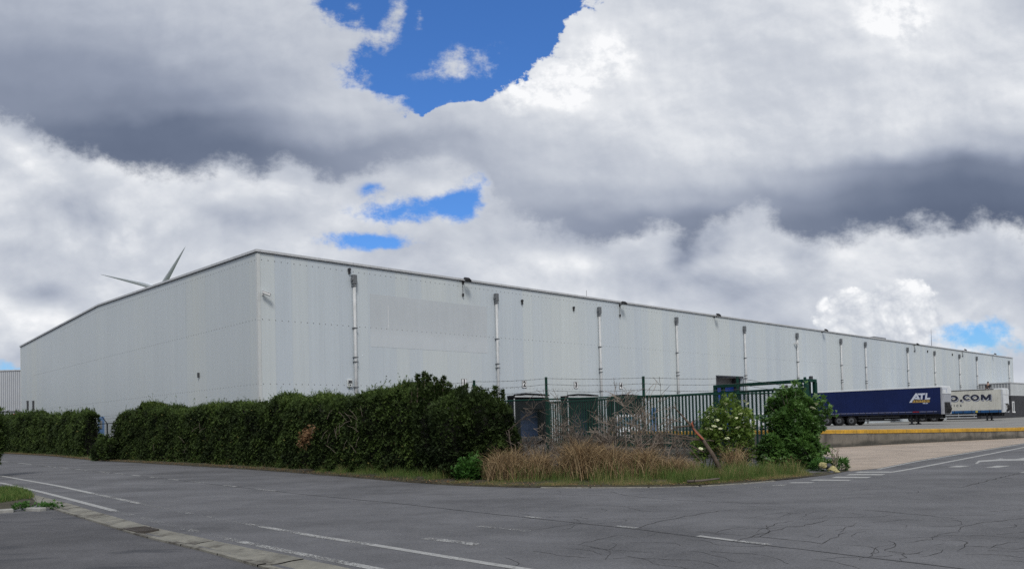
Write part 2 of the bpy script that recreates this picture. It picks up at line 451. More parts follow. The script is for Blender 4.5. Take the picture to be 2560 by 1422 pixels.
def line_pts(px, z, step=.5):
    "survey polyline resampled on the ground"
    P = [G(x, y, 0) for x, y in px]; out = []
    for a, b in zip(P[:-1], P[1:]):
        n = max(1, int((b-a).length/step))
        out += [a.lerp(b, k/n) for k in range(n)]
    out.append(P[-1])
    for q in out: q.z = z
    return out
def smooth_line(P, it=2):
    for _ in range(it):
        P = [P[0]]+[(P[i-1]+P[i]*2+P[i+1])/4 for i in range(1,len(P)-1)]+[P[-1]]
    return P
def ribbon(mb, P, w, jit=0.0):
    A, B = [], []
    for i, p in enumerate(P):
        d = (P[min(i+1,len(P)-1)]-P[max(i-1,0)]).normalized(); n = Vector((-d.y,d.x,0))
        ww = w*(1+jit*(rnd.random()-.5)*2)/2
        A.append(p+n*ww); B.append(p-n*ww)
    mb.strip(A, B)
def paint(name, wear, fade=None):
    "road paint worn through to the asphalt: alpha cut-out by noise"
    m, t, b = newmat(name); v = ocoord(t)
    n = nnoise(t, v, 24.0, 5, .7); n2 = nnoise(t, v, 1.4, 4, .6)
    x, y, z = nsep(t, v)
    thr = wear + (n2-.5)*.5
    if fade:                                              # (y from, y to, extra wear)
        thr = thr + y.smooth(fade[0], fade[1])*fade[2]
    a = (n-thr).smooth(-.03, .09)
    col = nnoise(t, v, 6.0, 4).ramp([(.3,(.25,.25,.24,1)),(.7,(.37,.37,.355,1))])
    t.links.new(col.o, b.inputs['Base Color']); b.inputs['Roughness'].default_value = .75
    t.links.new(a.o, b.inputs['Alpha'])
    return m
M['paint'] = paint('road_paint', .30)
M['paint_worn'] = paint('road_paint_worn', .45)
M['paint_ghost'] = paint('road_paint_ghost', .56)
def marking(px, w, mat, z=.004, step=.4):
    m = MB(); ribbon(m, smooth_line(line_pts(px, z, step)), w); return struct(m.build('road_marking', M[mat], fixn=False))
marking([(-60,1199),(0,1206),(103,1229),(160,1243.5),(285,1276)], .15, 'paint')
marking([(285,1276),(400,1306),(500,1330),(600,1353)], .15, 'paint_ghost')
marking([(600,1353),(760,1386),(850,1404),(960,1425)], .14, 'paint_worn')
marking([(-60,1180),(0,1188.5),(145,1214),(230,1232.5)], .15, 'paint')
marking([(230,1232.5),(350,1258)], .14, 'paint_worn')
marking([(350,1258),(500,1288)], .13, 'paint_ghost')
marking([(500,1288),(650,1315)], .13, 'paint_ghost')
marking([(650,1315),(801,1341.5)], .13, 'paint_worn')
marking([(801,1341.5),(930,1361)], .13, 'paint_worn')
marking([(930,1361),(1240,1411.5),(1330,1425)], .13, 'paint')
SEAM = [(-60,1146),(0,1152.5),(141,1168),(233,1177.5),(310,1185.5),(398,1194.5),(515,1208),(640,1222),(761,1235.5),(1002,1258.5),(1240,1285),(1591,1322),(1843,1354),(2065,1379.5),(2405,1421),(2500,1433)]
for a, b, m in ((-20,20,'paint'),(45,80,'paint'),(110,141,'paint_worn'),(150,175,'paint_worn'),(190,233,'paint_worn'),(247,276,'paint_worn'),(288,310,'paint_worn'),(330,352,'paint'),(374,398,'paint_worn'),(422,447,'paint_worn'),(480,512,'paint_worn'),(560,590,'paint_worn'),(640,690,'paint_worn'),
                (1316,1352,'paint_worn'),(1540,1592,'paint_worn'),(1745,1835,'paint'),(1835,1925,'paint_worn')):
    def sy(x):
        for (x0,y0),(x1,y1) in zip(SEAM[:-1],SEAM[1:]):
            if x0 <= x <= x1: return y0+(y1-y0)*(x-x0)/(x1-x0)
    off = -2.5 if a > 1000 else -.6
    marking([(a,sy(a)+off),((a+b)/2,sy((a+b)/2)+off),(b,sy(b)+off)], .11, m, .0044, .2)
marking([(1062,1345),(1130,1352.5),(1193,1361)], .17, 'paint_worn', .0044, .1)
marking([(1196,1315),(1258,1320),(1322,1327)], .13, 'paint_ghost', .0044, .1)
# right-hand arm: give-way bars, edge lines, dashes, arrow
def poly_mark(px, mat='paint', z=.0044):
    m = MB(); m.sheet([G(x,y,z) for x, y in px]); return struct(m.build('road_marking', M[mat], fixn=False))
for q in ([(1972,1207),(2030,1206.5),(2038,1204.5),(1978,1204.5)], [(2024,1200.5),(2120,1201),(2133,1198.5),(2040,1197.5)], [(2076,1194),(2168,1194),(2180,1191),(2090,1190.5)],
          [(2113,1187.2),(2204,1187),(2216,1184.2),(2126,1183.8)], [(2135,1181),(2228,1180.6),(2246,1177.8),(2148,1178)]):
    poly_mark(q)
poly_mark([(1868,1219),(1900,1218.5),(1906,1216.5),(1876,1217)], 'paint_ghost'); poly_mark([(1928,1213),(1962,1212.5),(1968,1210.2),(1936,1210.8)], 'paint_worn')
marking([(2229,1180),(2286,1170.3),(2400,1148.5),(2560,1117.8),(2680,1094.5)], .16, 'paint')
marking([(2195,1172.5),(2286,1153.8),(2400,1135),(2560,1108.5),(2700,1086)], .14, 'paint')
poly_mark([(2368,1167),(2400,1167.2),(2428,1163.6),(2392,1163.2)]); poly_mark([(2462,1168),(2496,1168),(2528,1163.4),(2492,1163.2)])
poly_mark([(2437,1158.5),(2444,1158.5),(2450,1154),(2500,1151),(2620,1149.5),(2620,1144),(2540,1146.5),(2500,1146.8),(2446,1150.5)])
poly_mark([(2486,1147),(2502,1146.6),(2512,1143.8)], z=.0048); poly_mark([(2540,1146.4),(2562,1146),(2640,1136),(2620,1135.6)], z=.0048)
poly_mark([(2546,1159),(2560,1160),(2600,1158.5),(2580,1156.5)], 'paint_worn'); poly_mark([(2546,1181),(2600,1181),(2610,1177),(2560,1178)], 'paint_worn')

# seam and cracks
M['crack'] = pm('crack', (.018,.017,.016), .95, .3, 8)
M['seal'] = pm('seam_tar', (.03,.03,.031), .8, .3, 6)
sm = MB()
P = line_pts(SEAM, .0028, .25)
P = [p+Vector((0,(rnd.random()-.5)*.03,0)) for p in P]
ribbon(sm, P, .035, .5)
struct(sm.build('road_seam', M['seal'], fixn=False))
crk = MB()
CR_ = [[(680,330),(780,300),(900,275),(980,262),(1080,245),(1160,238)],[(400,407),(500,382),(600,362),(710,375)],[(720,368),(785,357)],
 [(1170,390),(1240,370),(1330,345),(1420,322),(1490,318),(1560,300),(1620,288)],[(1240,370),(1340,378),(1440,388),(1520,395),(1580,403),(1600,385),(1650,370),(1695,348)],
 [(1255,350),(1300,330),(1370,305),(1440,292),(1400,290)],[(1640,340),(1680,330),(1720,318),(1745,303)],[(1720,372),(1750,352),(1795,342)],[(1575,282),(1600,270),(1612,265)],
 [(1480,275),(1520,258),(1550,247)],[(1370,275),(1420,260),(1450,255)],[(900,335),(960,330)],[(1065,350),(1100,338),(1200,322)],
 [(1980,400),(2080,385),(2120,385),(2110,372),(2150,355),(2240,345),(2250,325),(2330,305),(2450,292),(2560,282)],
 [(1960,488),(1985,470),(1970,455),(1990,450),(1925,440),(1880,440),(1935,420),(1940,400),(1900,390)],[(2070,470),(2130,455),(2160,445),(2150,430)],
 [(2170,390),(2240,385),(2285,400),(2275,420),(2240,440)],[(2300,415),(2390,425),(2440,405),(2530,395)],[(2400,437),(2450,435)],
 [(2120,125),(2260,130),(2320,115),(2400,95),(2460,80),(2560,58)],[(1700,150),(1800,140),(1890,140)],[(555,150),(590,163),(700,178),(830,190),(1100,203),(1400,212)],
 [(1780,238),(1900,250),(2100,268),(2260,285)],[(1890,440),(2000,455),(2060,440)],[(1650,420),(1668,432)],[(540,249),(575,249)],[(1330,345),(1300,365),(1210,380)],[(2340,80),(2440,80),(2520,90)],
 [(290,165),(400,172),(520,170)],[(480,190),(560,184)],[(1950,305),(2000,318),(1985,328)],[(1690,332),(1675,348)],[(1500,300),(1470,296)],[(1640,300),(1685,292)],[(2120,410),(2170,400)],[(1340,258),(1400,250)],[(1590,355),(1560,375),(1500,362)]]
for c in CR_:
    px = [(1240+x/1.939, 1150+y/1.939) for x, y in c]
    Q = line_pts(px, .0022, .12)
    Q = [p+Vector(((rnd.random()-.5)*.05,(rnd.random()-.5)*.07,0)) for p in Q]
    far = (Q[0]-Vector((0,0,0))).length > 17
    n = len(Q); A, B = [], []
    w0 = rnd.uniform(.008,.018) if len(c) > 3 else rnd.uniform(.008,.014)
    if far: w0 *= 1.5
    for i, p in enumerate(Q):
        d = (Q[min(i+1,n-1)]-Q[max(i-1,0)]).normalized(); nn = Vector((-d.y,d.x,0)); e = min(1, min(i,n-1-i)/3+.25)
        w = w0*e*rnd.uniform(.5,1.5)/2; A.append(p+nn*w); B.append(p-nn*w)
    crk.strip(A, B)
# finer hairline cracks scattered over the junction
for k in range(70):
    px = (rnd.uniform(1250,2560), rnd.uniform(1225,1400)); p = G(*px, .0022); a = rnd.uniform(-.9,.6); Q = [p]
    for j in range(rnd.randint(5,16)):
        a += rnd.uniform(-.5,.5); Q.append(Q[-1]+Vector((math.cos(a),math.sin(a),0))*.09)
    ribbon(crk, Q, .007, .6)
struct(crk.build('road_cracks', M['crack'], fixn=False))

# verge: a strip of rough ground between the road and the yard
VF = [(-60,1128),(0,1133),(60,1136),(130,1140),(230,1150.5),(330,1156),(420,1161),(560,1169),(760,1183),(900,1194.5),(1060,1208.5),(1160,1214),(1250,1217.5),(1400,1219),(1550,1219),(1700,1217.5),(1800,1213.5),(1900,1205.5),(2000,1195),(2060,1188),(2100,1181.5),(2124,1176.5)]
VFw = smooth_line(line_pts(VF, 0, .5), 3)
def verge_back(p):
    return p + Vector((p.x*.02+2.2, 7.5, 0))
vm = MB()
rows = []
NR = 12
BACK = []
for i, p in enumerate(VFw):
    d = (VFw[min(i+1,len(VFw)-1)]-VFw[max(i-1,0)]).normalized(); n = Vector((-d.y,d.x,0))
    col = []
    depth = 6.0 if i < len(VFw)-24 else 6.0*(len(VFw)-1-i)/24+.15
    for k in range(NR+1):
        f = k/NR; q = p+n*(f*f*depth)
        jag = (rnd.random()-.5)*.10 if k == 0 else 0
        q = q + n*jag
        tp = min(1, (len(VFw)-1-i)/30); q.z = .004 if k == 0 else .012+tp*(.008+.09*min(1,f*2)+.05*float(vnoise(q.x*1.3,q.y*1.3)))
        col.append(q)
    rows.append(col)
vs = [q for c in rows for q in c]; w = NR+1
vm.add(vs, [(i*w+k,(i+1)*w+k,(i+1)*w+k+1,i*w+k+1) for i in range(len(rows)-1) for k in range(NR)])
struct(vm.build('verge', M['soil'], smooth=True))
# mossy dark lip and scattered kerb pieces along the verge edge
M['kerb'] = pm('old_kerb', (.24,.23,.20), .95, .35, 6, bmp=.4)
def verge_at(px):
    "point on the verge edge nearest to that column of the survey"
    a = G(px, 1200, 0)
    best = min(range(len(VFw)), key=lambda i: abs(VFw[i].x/max(VFw[i].y,.1)-a.x/a.y)); return best
kb = MB(); i = verge_at(1375)
while i < len(VFw)-8:
    j = i+2; p, q = VFw[i], VFw[j]; d = (q-p).normalized(); n = Vector((-d.y,d.x,0))
    sl = [p+d*.02, q-d*.02, q-d*.02-n*.10, p+d*.02-n*.10]
    kb.slab([(a.x,a.y) for a in sl], -.02, .016+rnd.random()*.012); i = j
struct(kb.build('kerb', M['kerb']))

# yard: upper apron behind the low wall, lower dock yard left of it, and the block paving at the entrance
YZ = .45
WALL = [Vector((62,61.5,0)), Vector((46,53.6,0)), G(2560,1094.5), G(2300,1107), G(2050,1120.5), Vector((12.2,44.0,0)), Vector((9.4,49.9,0)), Vector((7.0,55.5,0))]
WTOP = [.60,.61,.63,.76,.91,.86,.84,.84]
ya = MB()
up = [(p.x,p.y+.12) for p in WALL]+[(5.0,60),(60,150),(200,190),(200,61.5)]
ya.slab(up, .01, YZ)
struct(ya.build('yard', M['concyard']))
dk = MB(); dk.sheet([(-1.5,28.5,.012),(12.2,28.5,.012),(12.2,60,.012),(-14,60,.012),(-14,41.5,.012)])
struct(dk.build('dock_yard', M['asphalt_side']))
def paving():
    m, t, b = newmat('block_paving'); v = ocoord(t); x, y, z = nsep(t, v)
    br = t.nodes.new('ShaderNodeTexBrick'); t.links.new(v.o, br.inputs[0])
    br.inputs['Scale'].default_value = 4.5; br.inputs['Mortar Size'].default_value = .025
    br.inputs['Color1'].default_value = (.43,.35,.275,1); br.inputs['Color2'].default_value = (.35,.29,.235,1); br.inputs['Mortar'].default_value = (.18,.15,.12,1)
    n = nnoise(t, v, .5, 6, .65); n2 = nnoise(t, ncomb(t, x*.3, y*1.6, z), 1.0, 4, .6)
    k = (n-.5)*1.0 + (n2-.5)*.8 + 1.0
    col = nmix(t, 1.0, N(t, br.outputs[0]), ncomb(t, k, k, k), 'MULTIPLY')
    t.links.new(col.o, b.inputs['Base Color']); b.inputs['Roughness'].default_value = .9
    bump(t, b, N(t, br.outputs[1]), .3, -.004)
    return m
M['paving'] = paving()
pv = MB()
E_ = line_pts([(2128,1177.5),(2195,1170.8),(2286,1152.3),(2400,1133.6),(2560,1107.2),(2700,1084.6)], .008)
pv.sheet([(q.x,q.y,.008) for q in E_]+[(60,60,.008)]+[(p.x,p.y,.008) for p in WALL[1:5]]+[(15.0,38.0,.008),(11,30.5,.008),(9.3,25.5,.008)])
struct(pv.build('paving', M['paving']))

# low retaining wall with its yellow coping
lw = thing('retaining_wall', 'low stained grey concrete wall with a yellow painted coping beside the paved entrance', 'wall', G(2300,1107))
def conc_wall():
    m, t, b = newmat('stained_concrete'); v = ocoord(t); x, y, z = nsep(t, v)
    st = nnoise(t, ncomb(t, x*.9, y*.9, z*.3), 1.3, 6, .7); n = nnoise(t, v, 1.2, 6, .6); bl = nnoise(t, ncomb(t, x, y, z*3), .8, 5, .6)
    col = n.ramp([(.3,(.12,.11,.09,1)),(.7,(.25,.225,.19,1))])
    col = nmix(t, st.smooth(.42,.70)*.75, col, (.028,.027,.025,1))
    low = (z + (bl-.5)*.7).smooth(.28, .05)
    col = nmix(t, low*.7, col, (.025,.026,.022,1))
    t.links.new(col.o, b.inputs['Base Color']); b.inputs['Roughness'].default_value = .95; bump(t, b, nnoise(t, v, 30, 4, .6), .4, .01)
    return m
M['wallconc'] = conc_wall()
M['yellow'] = pm('yellow_paint', (.50,.28,.022), .75, .3, 3, grime=.5)
bd, cp = MBw(lw), MBw(lw)
jn = MBw(lw)
for k in range(len(WALL)-1):
    a, b = WALL[k].copy(), WALL[k+1].copy(); L = (b-a).length; d = (b-a)/L; n = Vector((-d.y,d.x,0))
    if n.y > 0: n = -n                     # towards the road
    nn = max(1, round(L/4.2))
    for i in range(nn):
        p, q = a+d*(L*i/nn+.006), a+d*(L*(i+1)/nn-.006); z0, z1 = WTOP[k]+(WTOP[k+1]-WTOP[k])*i/nn, WTOP[k]+(WTOP[k+1]-WTOP[k])*(i+1)/nn
        P0, P1 = p-n*.28, q-n*.28
        bd.add([(p.x,p.y,-.1),(q.x,q.y,-.1),(P1.x,P1.y,-.1),(P0.x,P0.y,-.1),(p.x,p.y,z0-.20),(q.x,q.y,z1-.20),(P1.x,P1.y,z1-.20),(P0.x,P0.y,z0-.20)],[(0,3,2,1),(4,5,6,7),(0,1,5,4),(1,2,6,5),(2,3,7,6),(3,0,4,7)])
        u = rnd.uniform(-.008,.008)
        p2, q2, P2, Q2 = p+n*.035, q+n*.035, P0-n*.02, P1-n*.02
        cp.add([(p2.x,p2.y,z0-.197+u),(q2.x,q2.y,z1-.197+u),(Q2.x,Q2.y,z1-.197+u),(P2.x,P2.y,z0-.197+u),(p2.x,p2.y,z0-.03+u),(q2.x,q2.y,z1-.03+u),(Q2.x,Q2.y,z1+u),(P2.x,P2.y,z0+u),],[(0,3,2,1),(4,5,6,7),(0,1,5,4),(1,2,6,5),(2,3,7,6),(3,0,4,7)])
bd.build('wall_body', M['wallconc'], lw); cp.build('coping', M['yellow'], lw)

# foreground left: side drive, gutter, drain, grass corner
sd = MB()
LOW = [(-60,1289),(0,1285),(30,1284),(70,1281),(145,1277),(204,1295),(249,1309),(294,1323),(340,1338),(408,1355),(500,1376),(600,1404),(660,1423),(760,1450),(820,1470)]
UPP = [(60,1232),(75,1236),(158.5,1256),(226,1277),(294,1295.5),(353,1313.5),(464,1338),(500,1346),(600,1368),(700,1388),(841,1417),(960,1442),(1080,1470)]
lowW = smooth_line(line_pts(LOW[4:], 0, .3), 2); uppW = smooth_line(line_pts(UPP, 0, .3), 2)
sd.sheet([(p.x,p.y,.004) for p in [G(*q) for q in LOW[:4]]]+[(p.x,p.y,.004) for p in lowW]+[(2,4.5,.004),(-2,-5,.004),(-60,-5,.004),(-60,22,.004)])
struct(sd.build('side_drive', M['asphalt_side']))
gt = MB()
def resamp(P, n):
    L = [0]
    for a, b in zip(P[:-1], P[1:]): L.append(L[-1]+(b-a).length)
    out = []
    for k in range(n+1):
        s_ = L[-1]*k/n; i = max(j for j in range(len(L)) if L[j] <= s_+1e-9); i = min(i, len(P)-2)
        out.append(P[i].lerp(P[i+1], (s_-L[i])/(L[i+1]-L[i])))
    return out
ends = [G(97,1262,0)]+lowW
NS = 15
A = resamp([p for p in uppW if p.y > 5.5], NS*4)
def nearest(P, q):
    best = None
    for a, b in zip(P[:-1], P[1:]):
        d = b-a; t = max(0, min(1, (q-a).dot(d)/max(d.length_squared,1e-9))); c = a+d*t
        if best is None or (c-q).length < best[0]: best = ((c-q).length, c)
    return best[1]
B = [nearest([G(97,1262,0)]+lowW, a) for a in A]
for k in range(NS):
    for j in range(4):
        i = k*4+j
        def pt(i, f, e):
            p = A[i].lerp(B[i], f); p.z = e; return p
        g0 = .015 if j == 0 else 0; g1 = .015 if j == 3 else 0
        c0, c1 = [], []
        dz = rnd.uniform(-.004,.004) if j == 0 else dz
        prof = [(0.0,-.012),(.0,.022),(.3,.018),(.62,-.0),(.80,.004),(.81,.028),(1.0,.03),(1.0,-.012)]
        for f, e in prof:
            a = A[i].lerp(B[i], f); b = A[i+1].lerp(B[i+1], f); d = (b-a).normalized()
            e2 = e+dz+.004*float(vnoise(a.x*5,a.y*5+f*9)); a = a+d*g0; b = b-d*g1
            c0.append(Vector((a.x,a.y,e2))); c1.append(Vector((b.x,b.y,e+dz+.004*float(vnoise((A[i+1].lerp(B[i+1],f)).x*5,(A[i+1].lerp(B[i+1],f)).y*5+f*9)))))
        gt.strip(c0, c1)
def gutmat():
    m, t, b = newmat('gutter_concrete_dirty'); v = ocoord(t)
    n = nnoise(t, v, 2.5, 6, .65); sp = nnoise(t, v, 50, 3, .7); d = nnoise(t, nvadd(t, v, (5,2,0)), 1.3, 6, .7)
    col = n.ramp([(.3,(.13,.125,.105,1)),(.7,(.25,.24,.20,1))])
    k = (sp-.5)*.7+1.0; col = nmix(t, 1.0, col, ncomb(t,k,k,k), 'MULTIPLY')
    col = nmix(t, d.smooth(.50,.64)*.8, col, (.045,.038,.03,1))
    t.links.new(col.o, b.inputs['Base Color']); b.inputs['Roughness'].default_value = .95; bump(t, b, sp, .5, .008)
    return m
M['gutter'] = gutmat()
struct(gt.build('gutter', M['gutter'], fixn=False))
gi = min(range(len(A)), key=lambda k: (A[k].lerp(B[k],.6)-G(336,1327)).length); gc_ = A[gi].lerp(B[gi],.56); gd = (A[gi+1]-A[gi-1]).normalized()
dg = thing('drain_grate', 'rusty slotted iron drain grate set in the concrete gutter', 'drain', (gc_.x,gc_.y,.040), math.atan2(gd.y, gd.x))
M['iron'] = pm('cast_iron', (.075,.065,.056), .8, .4, 14, metal=.3, bmp=.3); M['hole'] = pm('drain_pit', (.004,.004,.004), 1, 0, 1)
gw = (A[gi]-B[gi]).length*.36; fr, bars, pit = MB(), MB(), MB()
for y0, y1 in ((-gw,-gw+.035),(gw-.035,gw)): fr.box(-.32,.32,y0,y1,-.05,.006)
for x0, x1 in ((-.32,-.285),(.285,.32)): fr.box(x0,x1,-gw+.035,gw-.035,-.05,.006)
for k in range(8): x = -.24+k*.0685; bars.bar((x-.03,-gw+.035,-.003),(x+.03,gw-.035,-.003),.03,.012)
pit.box(-.285,.285,-gw+.035,gw-.035,-.02,-.012)
fr.build('frame', M['iron'], dg); bars.build('grate_bars', M['iron'], dg); pit.build('pit', M['hole'], dg)
# grass corner and its broken kerb stones
gc = MB(); GC = [(-150,1203),(0,1216),(40,1226),(74,1238),(96,1261),(60,1268),(0,1280),(-150,1292)]
P = [G(*q) for q in GC]; c = sum(P, Vector())/len(P)
gc.add([(p.x,p.y,.01) for p in P]+[(p.lerp(c,.25).x,p.lerp(c,.25).y,.07) for p in P], [(k,(k+1)%8,8+(k+1)%8,8+k) for k in range(8)]+[tuple(range(8,16))])
struct(gc.build('grass_corner', M['soil'], smooth=False))
M['stone'] = pm('pale_kerb_stone', (.27,.265,.245), .9, .25, 7, bmp=.4)
for (x0,y0,x1,y1), lab in (((-20,1283,34,1279),'pale broken kerb stone at the edge of the small grass corner, cut by the frame'),((72,1275.5,108,1276.5),'pale kerb stone between two weeds beside the gutter end')):
    a, b = G(x0,y0), G(x1,y1); d = (b-a); L = d.length; 
    o = MB(); o.bbox(-L/2,L/2,-.09,.09,-.02,.075,.02)
    ob = o.build('kerb_stone', M['stone']); ob.location = (a+b)/2; ob.rotation_euler.z = math.atan2(d.y,d.x); tag(ob, lab, 'kerb stone', 'kerb stones of the grass corner')
# ------------------------------------------------------------------ warehouse
WC = Vector((-13.5785, 41.6, 0)); WA = math.atan2(.6893, .7245)
SD = Vector((math.cos(WA), math.sin(WA), 0)); UD = Vector((-math.sin(WA), math.cos(WA), 0))
def LW(px, py, off=0.0):
    "survey point on the long wall plane (pushed out by off): (s, z)"
    r = ray(px, py); C0 = WC-UD*off; t = (C0.x*UD.x+C0.y*UD.y)/(r.x*UD.x+r.y*UD.y)
    p = Vector((r.x*t, r.y*t, EYE+r.z*t)); return (p-WC).dot(SD), p.z
def GW(px, py):
    r = ray(px, py); t = (WC.x*SD.x+WC.y*SD.y)/(r.x*SD.x+r.y*SD.y)
    p = Vector((r.x*t, r.y*t, EYE+r.z*t)); return (p-WC).dot(UD), p.z
LEN, DEP, HE, HR, HB = 146.2, 55.8, 11.22, 11.86, 10.95
RU = 28.3
def cladding(name, axis, base, seed, va=1.0):
    m, t, b = newmat(name); v = ocoord(t); x, y, z = nsep(t, v); a = (x, y)[axis]
    pid = (a*1.0).floor()
    wn = t.nodes.new('ShaderNodeTexWhiteNoise'); wn.noise_dimensions = '2D'
    t.links.new(ncomb(t, pid, seed).o, wn.inputs['Vector']); r = N(t, wn.outputs[0])
    bayn = nnoise(t, ncomb(t, pid*.145+seed, seed*.3, 0.0), 1.0, 2, .5)
    streak = nnoise(t, ncomb(t, a*7.0, seed, z*.10), 1.0, 5, .6)
    streak2 = nnoise(t, ncomb(t, a*1.3, seed+4, z*.12), 1.0, 3, .6)
    blot = nnoise(t, v, .16, 4, .5)
    seam = (((a*1.0).fract()-.5).abs()).smooth(.478, .497)
    ribs = ((a*8.0).fract()-.5).abs()
    k = 1.0 + (r-.5)*.06*va + (bayn-.5)*.20*va + (streak-.5)*.15 + (streak2-.5)*.10*va + (blot-.5)*.10 - seam*.07*va
    cool = (bayn*.9+r*.25*va-.12).smooth(.30,.62)
    c = nmix(t, cool, (base[0]*.965,base[1]*.995,base[2]*1.045,1), (base[0]*1.0,base[1]*1.005,base[2]*.99,1))
    # run-off dirt under the roof edge and rain splash
    run = nnoise(t, ncomb(t, a*2.6, seed+9, z*.06), 1.0, 5, .7).smooth(.58,.78) * z.smooth(4.0, 11.3)
    c = nmix(t, 1.0, c, ncomb(t,k,k,k), 'MULTIPLY')
    c = nmix(t, run*.22, c, (base[0]*.45,base[1]*.46,base[2]*.42,1))
    splash = (z + (streak-.5)*2.2).smooth(1.3, -.2); c = nmix(t, splash*.3, c, (.17,.165,.14,1))
    t.links.new(c.o, b.inputs['Base Color']); b.inputs['Roughness'].default_value = .5; b.inputs['Specular IOR Level'].default_value = .35
    bump(t, b, ribs, .12, .006)
    return m
WBASE = (.545,.582,.592)
M['clad_long'] = cladding('cladding_long', 0, WBASE, 1.7); M['clad_gable'] = cladding('cladding_gable', 1, (.525,.552,.538), 7.3, .35)  # one paint on both walls; the gable's warmer light is put into its base colour
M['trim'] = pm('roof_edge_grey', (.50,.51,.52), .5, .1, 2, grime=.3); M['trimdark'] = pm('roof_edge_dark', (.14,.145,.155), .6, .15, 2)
M['trimlight'] = pm('corner_trim_paint', (.56,.58,.57), .5, .06, 1.5, grime=.15)
M['pipe'] = pm('downpipe_zinc', (.50,.51,.51), .5, .12, 3, grime=.35); M['hopper'] = pm('hopper_grey', (.13,.14,.15), .55, .2, 8, grime=.3)
M['roof'] = pm('roof_sheet', (.24,.25,.26), .7, .15, .6)
M['rivet'] = pm('rivet', (.22,.22,.22), .7, .3, 20)
M['black'] = pm('black_plastic', (.018,.018,.02), .55, .2, 6); M['rubber'] = pm('dock_rubber', (.010,.011,.013), .85, .25, 5, spec=.15)
M['darkblue'] = pm('dark_blue_door', (.02,.035,.08), .5, .2, 1.5); M['blue'] = pm('blue_door', (.012,.060,.34), .5, .18, 1.5)
M['paleblue'] = pm('pale_blue_door', (.13,.24,.44), .5, .2, 1.5); M['white'] = pm('white_paint', (.74,.74,.73), .5, .06, 3, grime=.12)
M['darkgrey'] = pm('dark_grey_metal', (.05,.052,.056), .5, .2, 6)
M['glass'] = pm('dark_glass', (.03,.04,.045), .08, .1, 2, spec=.8)
M['lens'] = pm('lamp_lens', (.32,.33,.33), .15, .1, 5, spec=.7)

wh = thing('warehouse', 'huge white corrugated metal warehouse with numbered loading docks and a low pitched roof', 'warehouse', WC, WA)
s0, z0_ = LW(1791, 940); s1, _ = LW(1857, 944); oz1 = z0_; ob0 = .3
m = MB(); T = .3
m.box(0, s0, 0, T, -.6, HE); m.box(s1, LEN, 0, T, -.6, HE); m.box(s0, s1, 0, T, oz1, HE)
m.cur = 1
for zr, s_lo, s_hi in ((HE-.42,.25,75),(7.56,.25,95),(4.068,.25,60)):
    s_ = s_lo
    while s_ < s_hi:
        q = .022 if s_ < 25 else .018
        if not (17.9 < s_ < 17.0): m.box(s_-q, s_+q, -.012, -.001, zr-q, zr+q)
        s_ += .383
m.build('long_wall', [M['clad_long'], M['rivet']], wh)
m = MB()
m.M = Matrix(((0,1,0,0),(1,0,0,0),(0,0,1,0),(0,0,0,1)))       # local x<->y: prism along x
m.prism([(T+.002,-.6),(DEP,-.6),(DEP,HB),(RU,HR),(T+.002,HE)], 0, T)
m.cur = 1; m.M = Matrix.Identity(4)
for zr in (4.068, 7.56):
    u = .3
    while u < 50: m.box(-.012,-.001,u-.02,u+.02,zr-.02,zr+.02); u += .39
u = .3
while u < 40:
    zt = HE+(HR-HE)*min(u,RU)/RU if u < RU else HR+(HB-HR)*(u-RU)/(DEP-RU)
    m.box(-.012,-.001,u-.02,u+.02,zt-.47,zt-.43); u += .39
gb = m.build('gable_wall', [M['clad_gable'], M['rivet']], wh)
m = MB(); m.box(T, LEN-T, DEP-T, DEP, -.6, HB)
m.M = Matrix(((0,1,0,0),(1,0,0,0),(0,0,1,0),(0,0,0,1))); m.prism([(T,-.6),(DEP-T,-.6),(DEP-T,HB-.05),(RU,HR-.05),(T,HE-.05)], LEN-T, LEN); m.M = Matrix.Identity(4)
m.build('rear_wall', M['clad_long'], wh)
m = MB(); m.add([(-.02,-.02,HE+.05),(LEN+.02,-.02,HE+.05),(LEN+.02,RU,HR+.05),(-.02,RU,HR+.05),(LEN+.02,DEP+.02,HB+.05),(-.02,DEP+.02,HB+.05)],[(0,1,2,3),(3,2,4,5)])
m.build('roof', M['roof'], wh)
# roof edge: pale cap over a dark strip that paints in its shadow line
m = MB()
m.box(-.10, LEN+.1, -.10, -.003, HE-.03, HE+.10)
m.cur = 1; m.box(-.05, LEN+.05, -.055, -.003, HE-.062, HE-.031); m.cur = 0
def gable_strip(o0, o1, za, zb):
    P = [(-.0,HE),(RU,HR),(DEP+.06,HB)]
    for (u0,h0),(u1,h1) in zip(P[:-1],P[1:]):
        m.add([(o0,u0,h0+za),(o1,u0,h0+za),(o1,u1,h1+za),(o0,u1,h1+za),(o0,u0,h0+zb),(o1,u0,h0+zb),(o1,u1,h1+zb),(o0,u1,h1+zb)],[(0,3,2,1),(4,5,6,7),(0,1,5,4),(1,2,6,5),(2,3,7,6),(3,0,4,7)])
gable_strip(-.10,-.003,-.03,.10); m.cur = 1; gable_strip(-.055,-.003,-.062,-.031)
m.build('roof_edge', [M['trim'], M['trimdark']], wh)
m = MB(); m.box(-.028,.15,-.028,-.002,-.6,HE-.12); m.box(-.028,-.002,-.0,.15,-.6,HE-.12)
m.box(-.03,.155,-.032,-.0285,7.5,7.53); m.box(-.03,.155,-.032,-.0285,4.0,4.03)
m.build('corner_trim', M['trimlight'], wh)
m = MB(); m.box(LEN-.14,LEN+.03,-.03,-.002,-.6,HE-.12); m.build('corner_trim', M['trimlight'], wh)
m = MB(); m.box(-.03,.0-.002,DEP-.12,DEP+.03,-.6,HB-.12); m.build('corner_trim', M['trimlight'], wh)
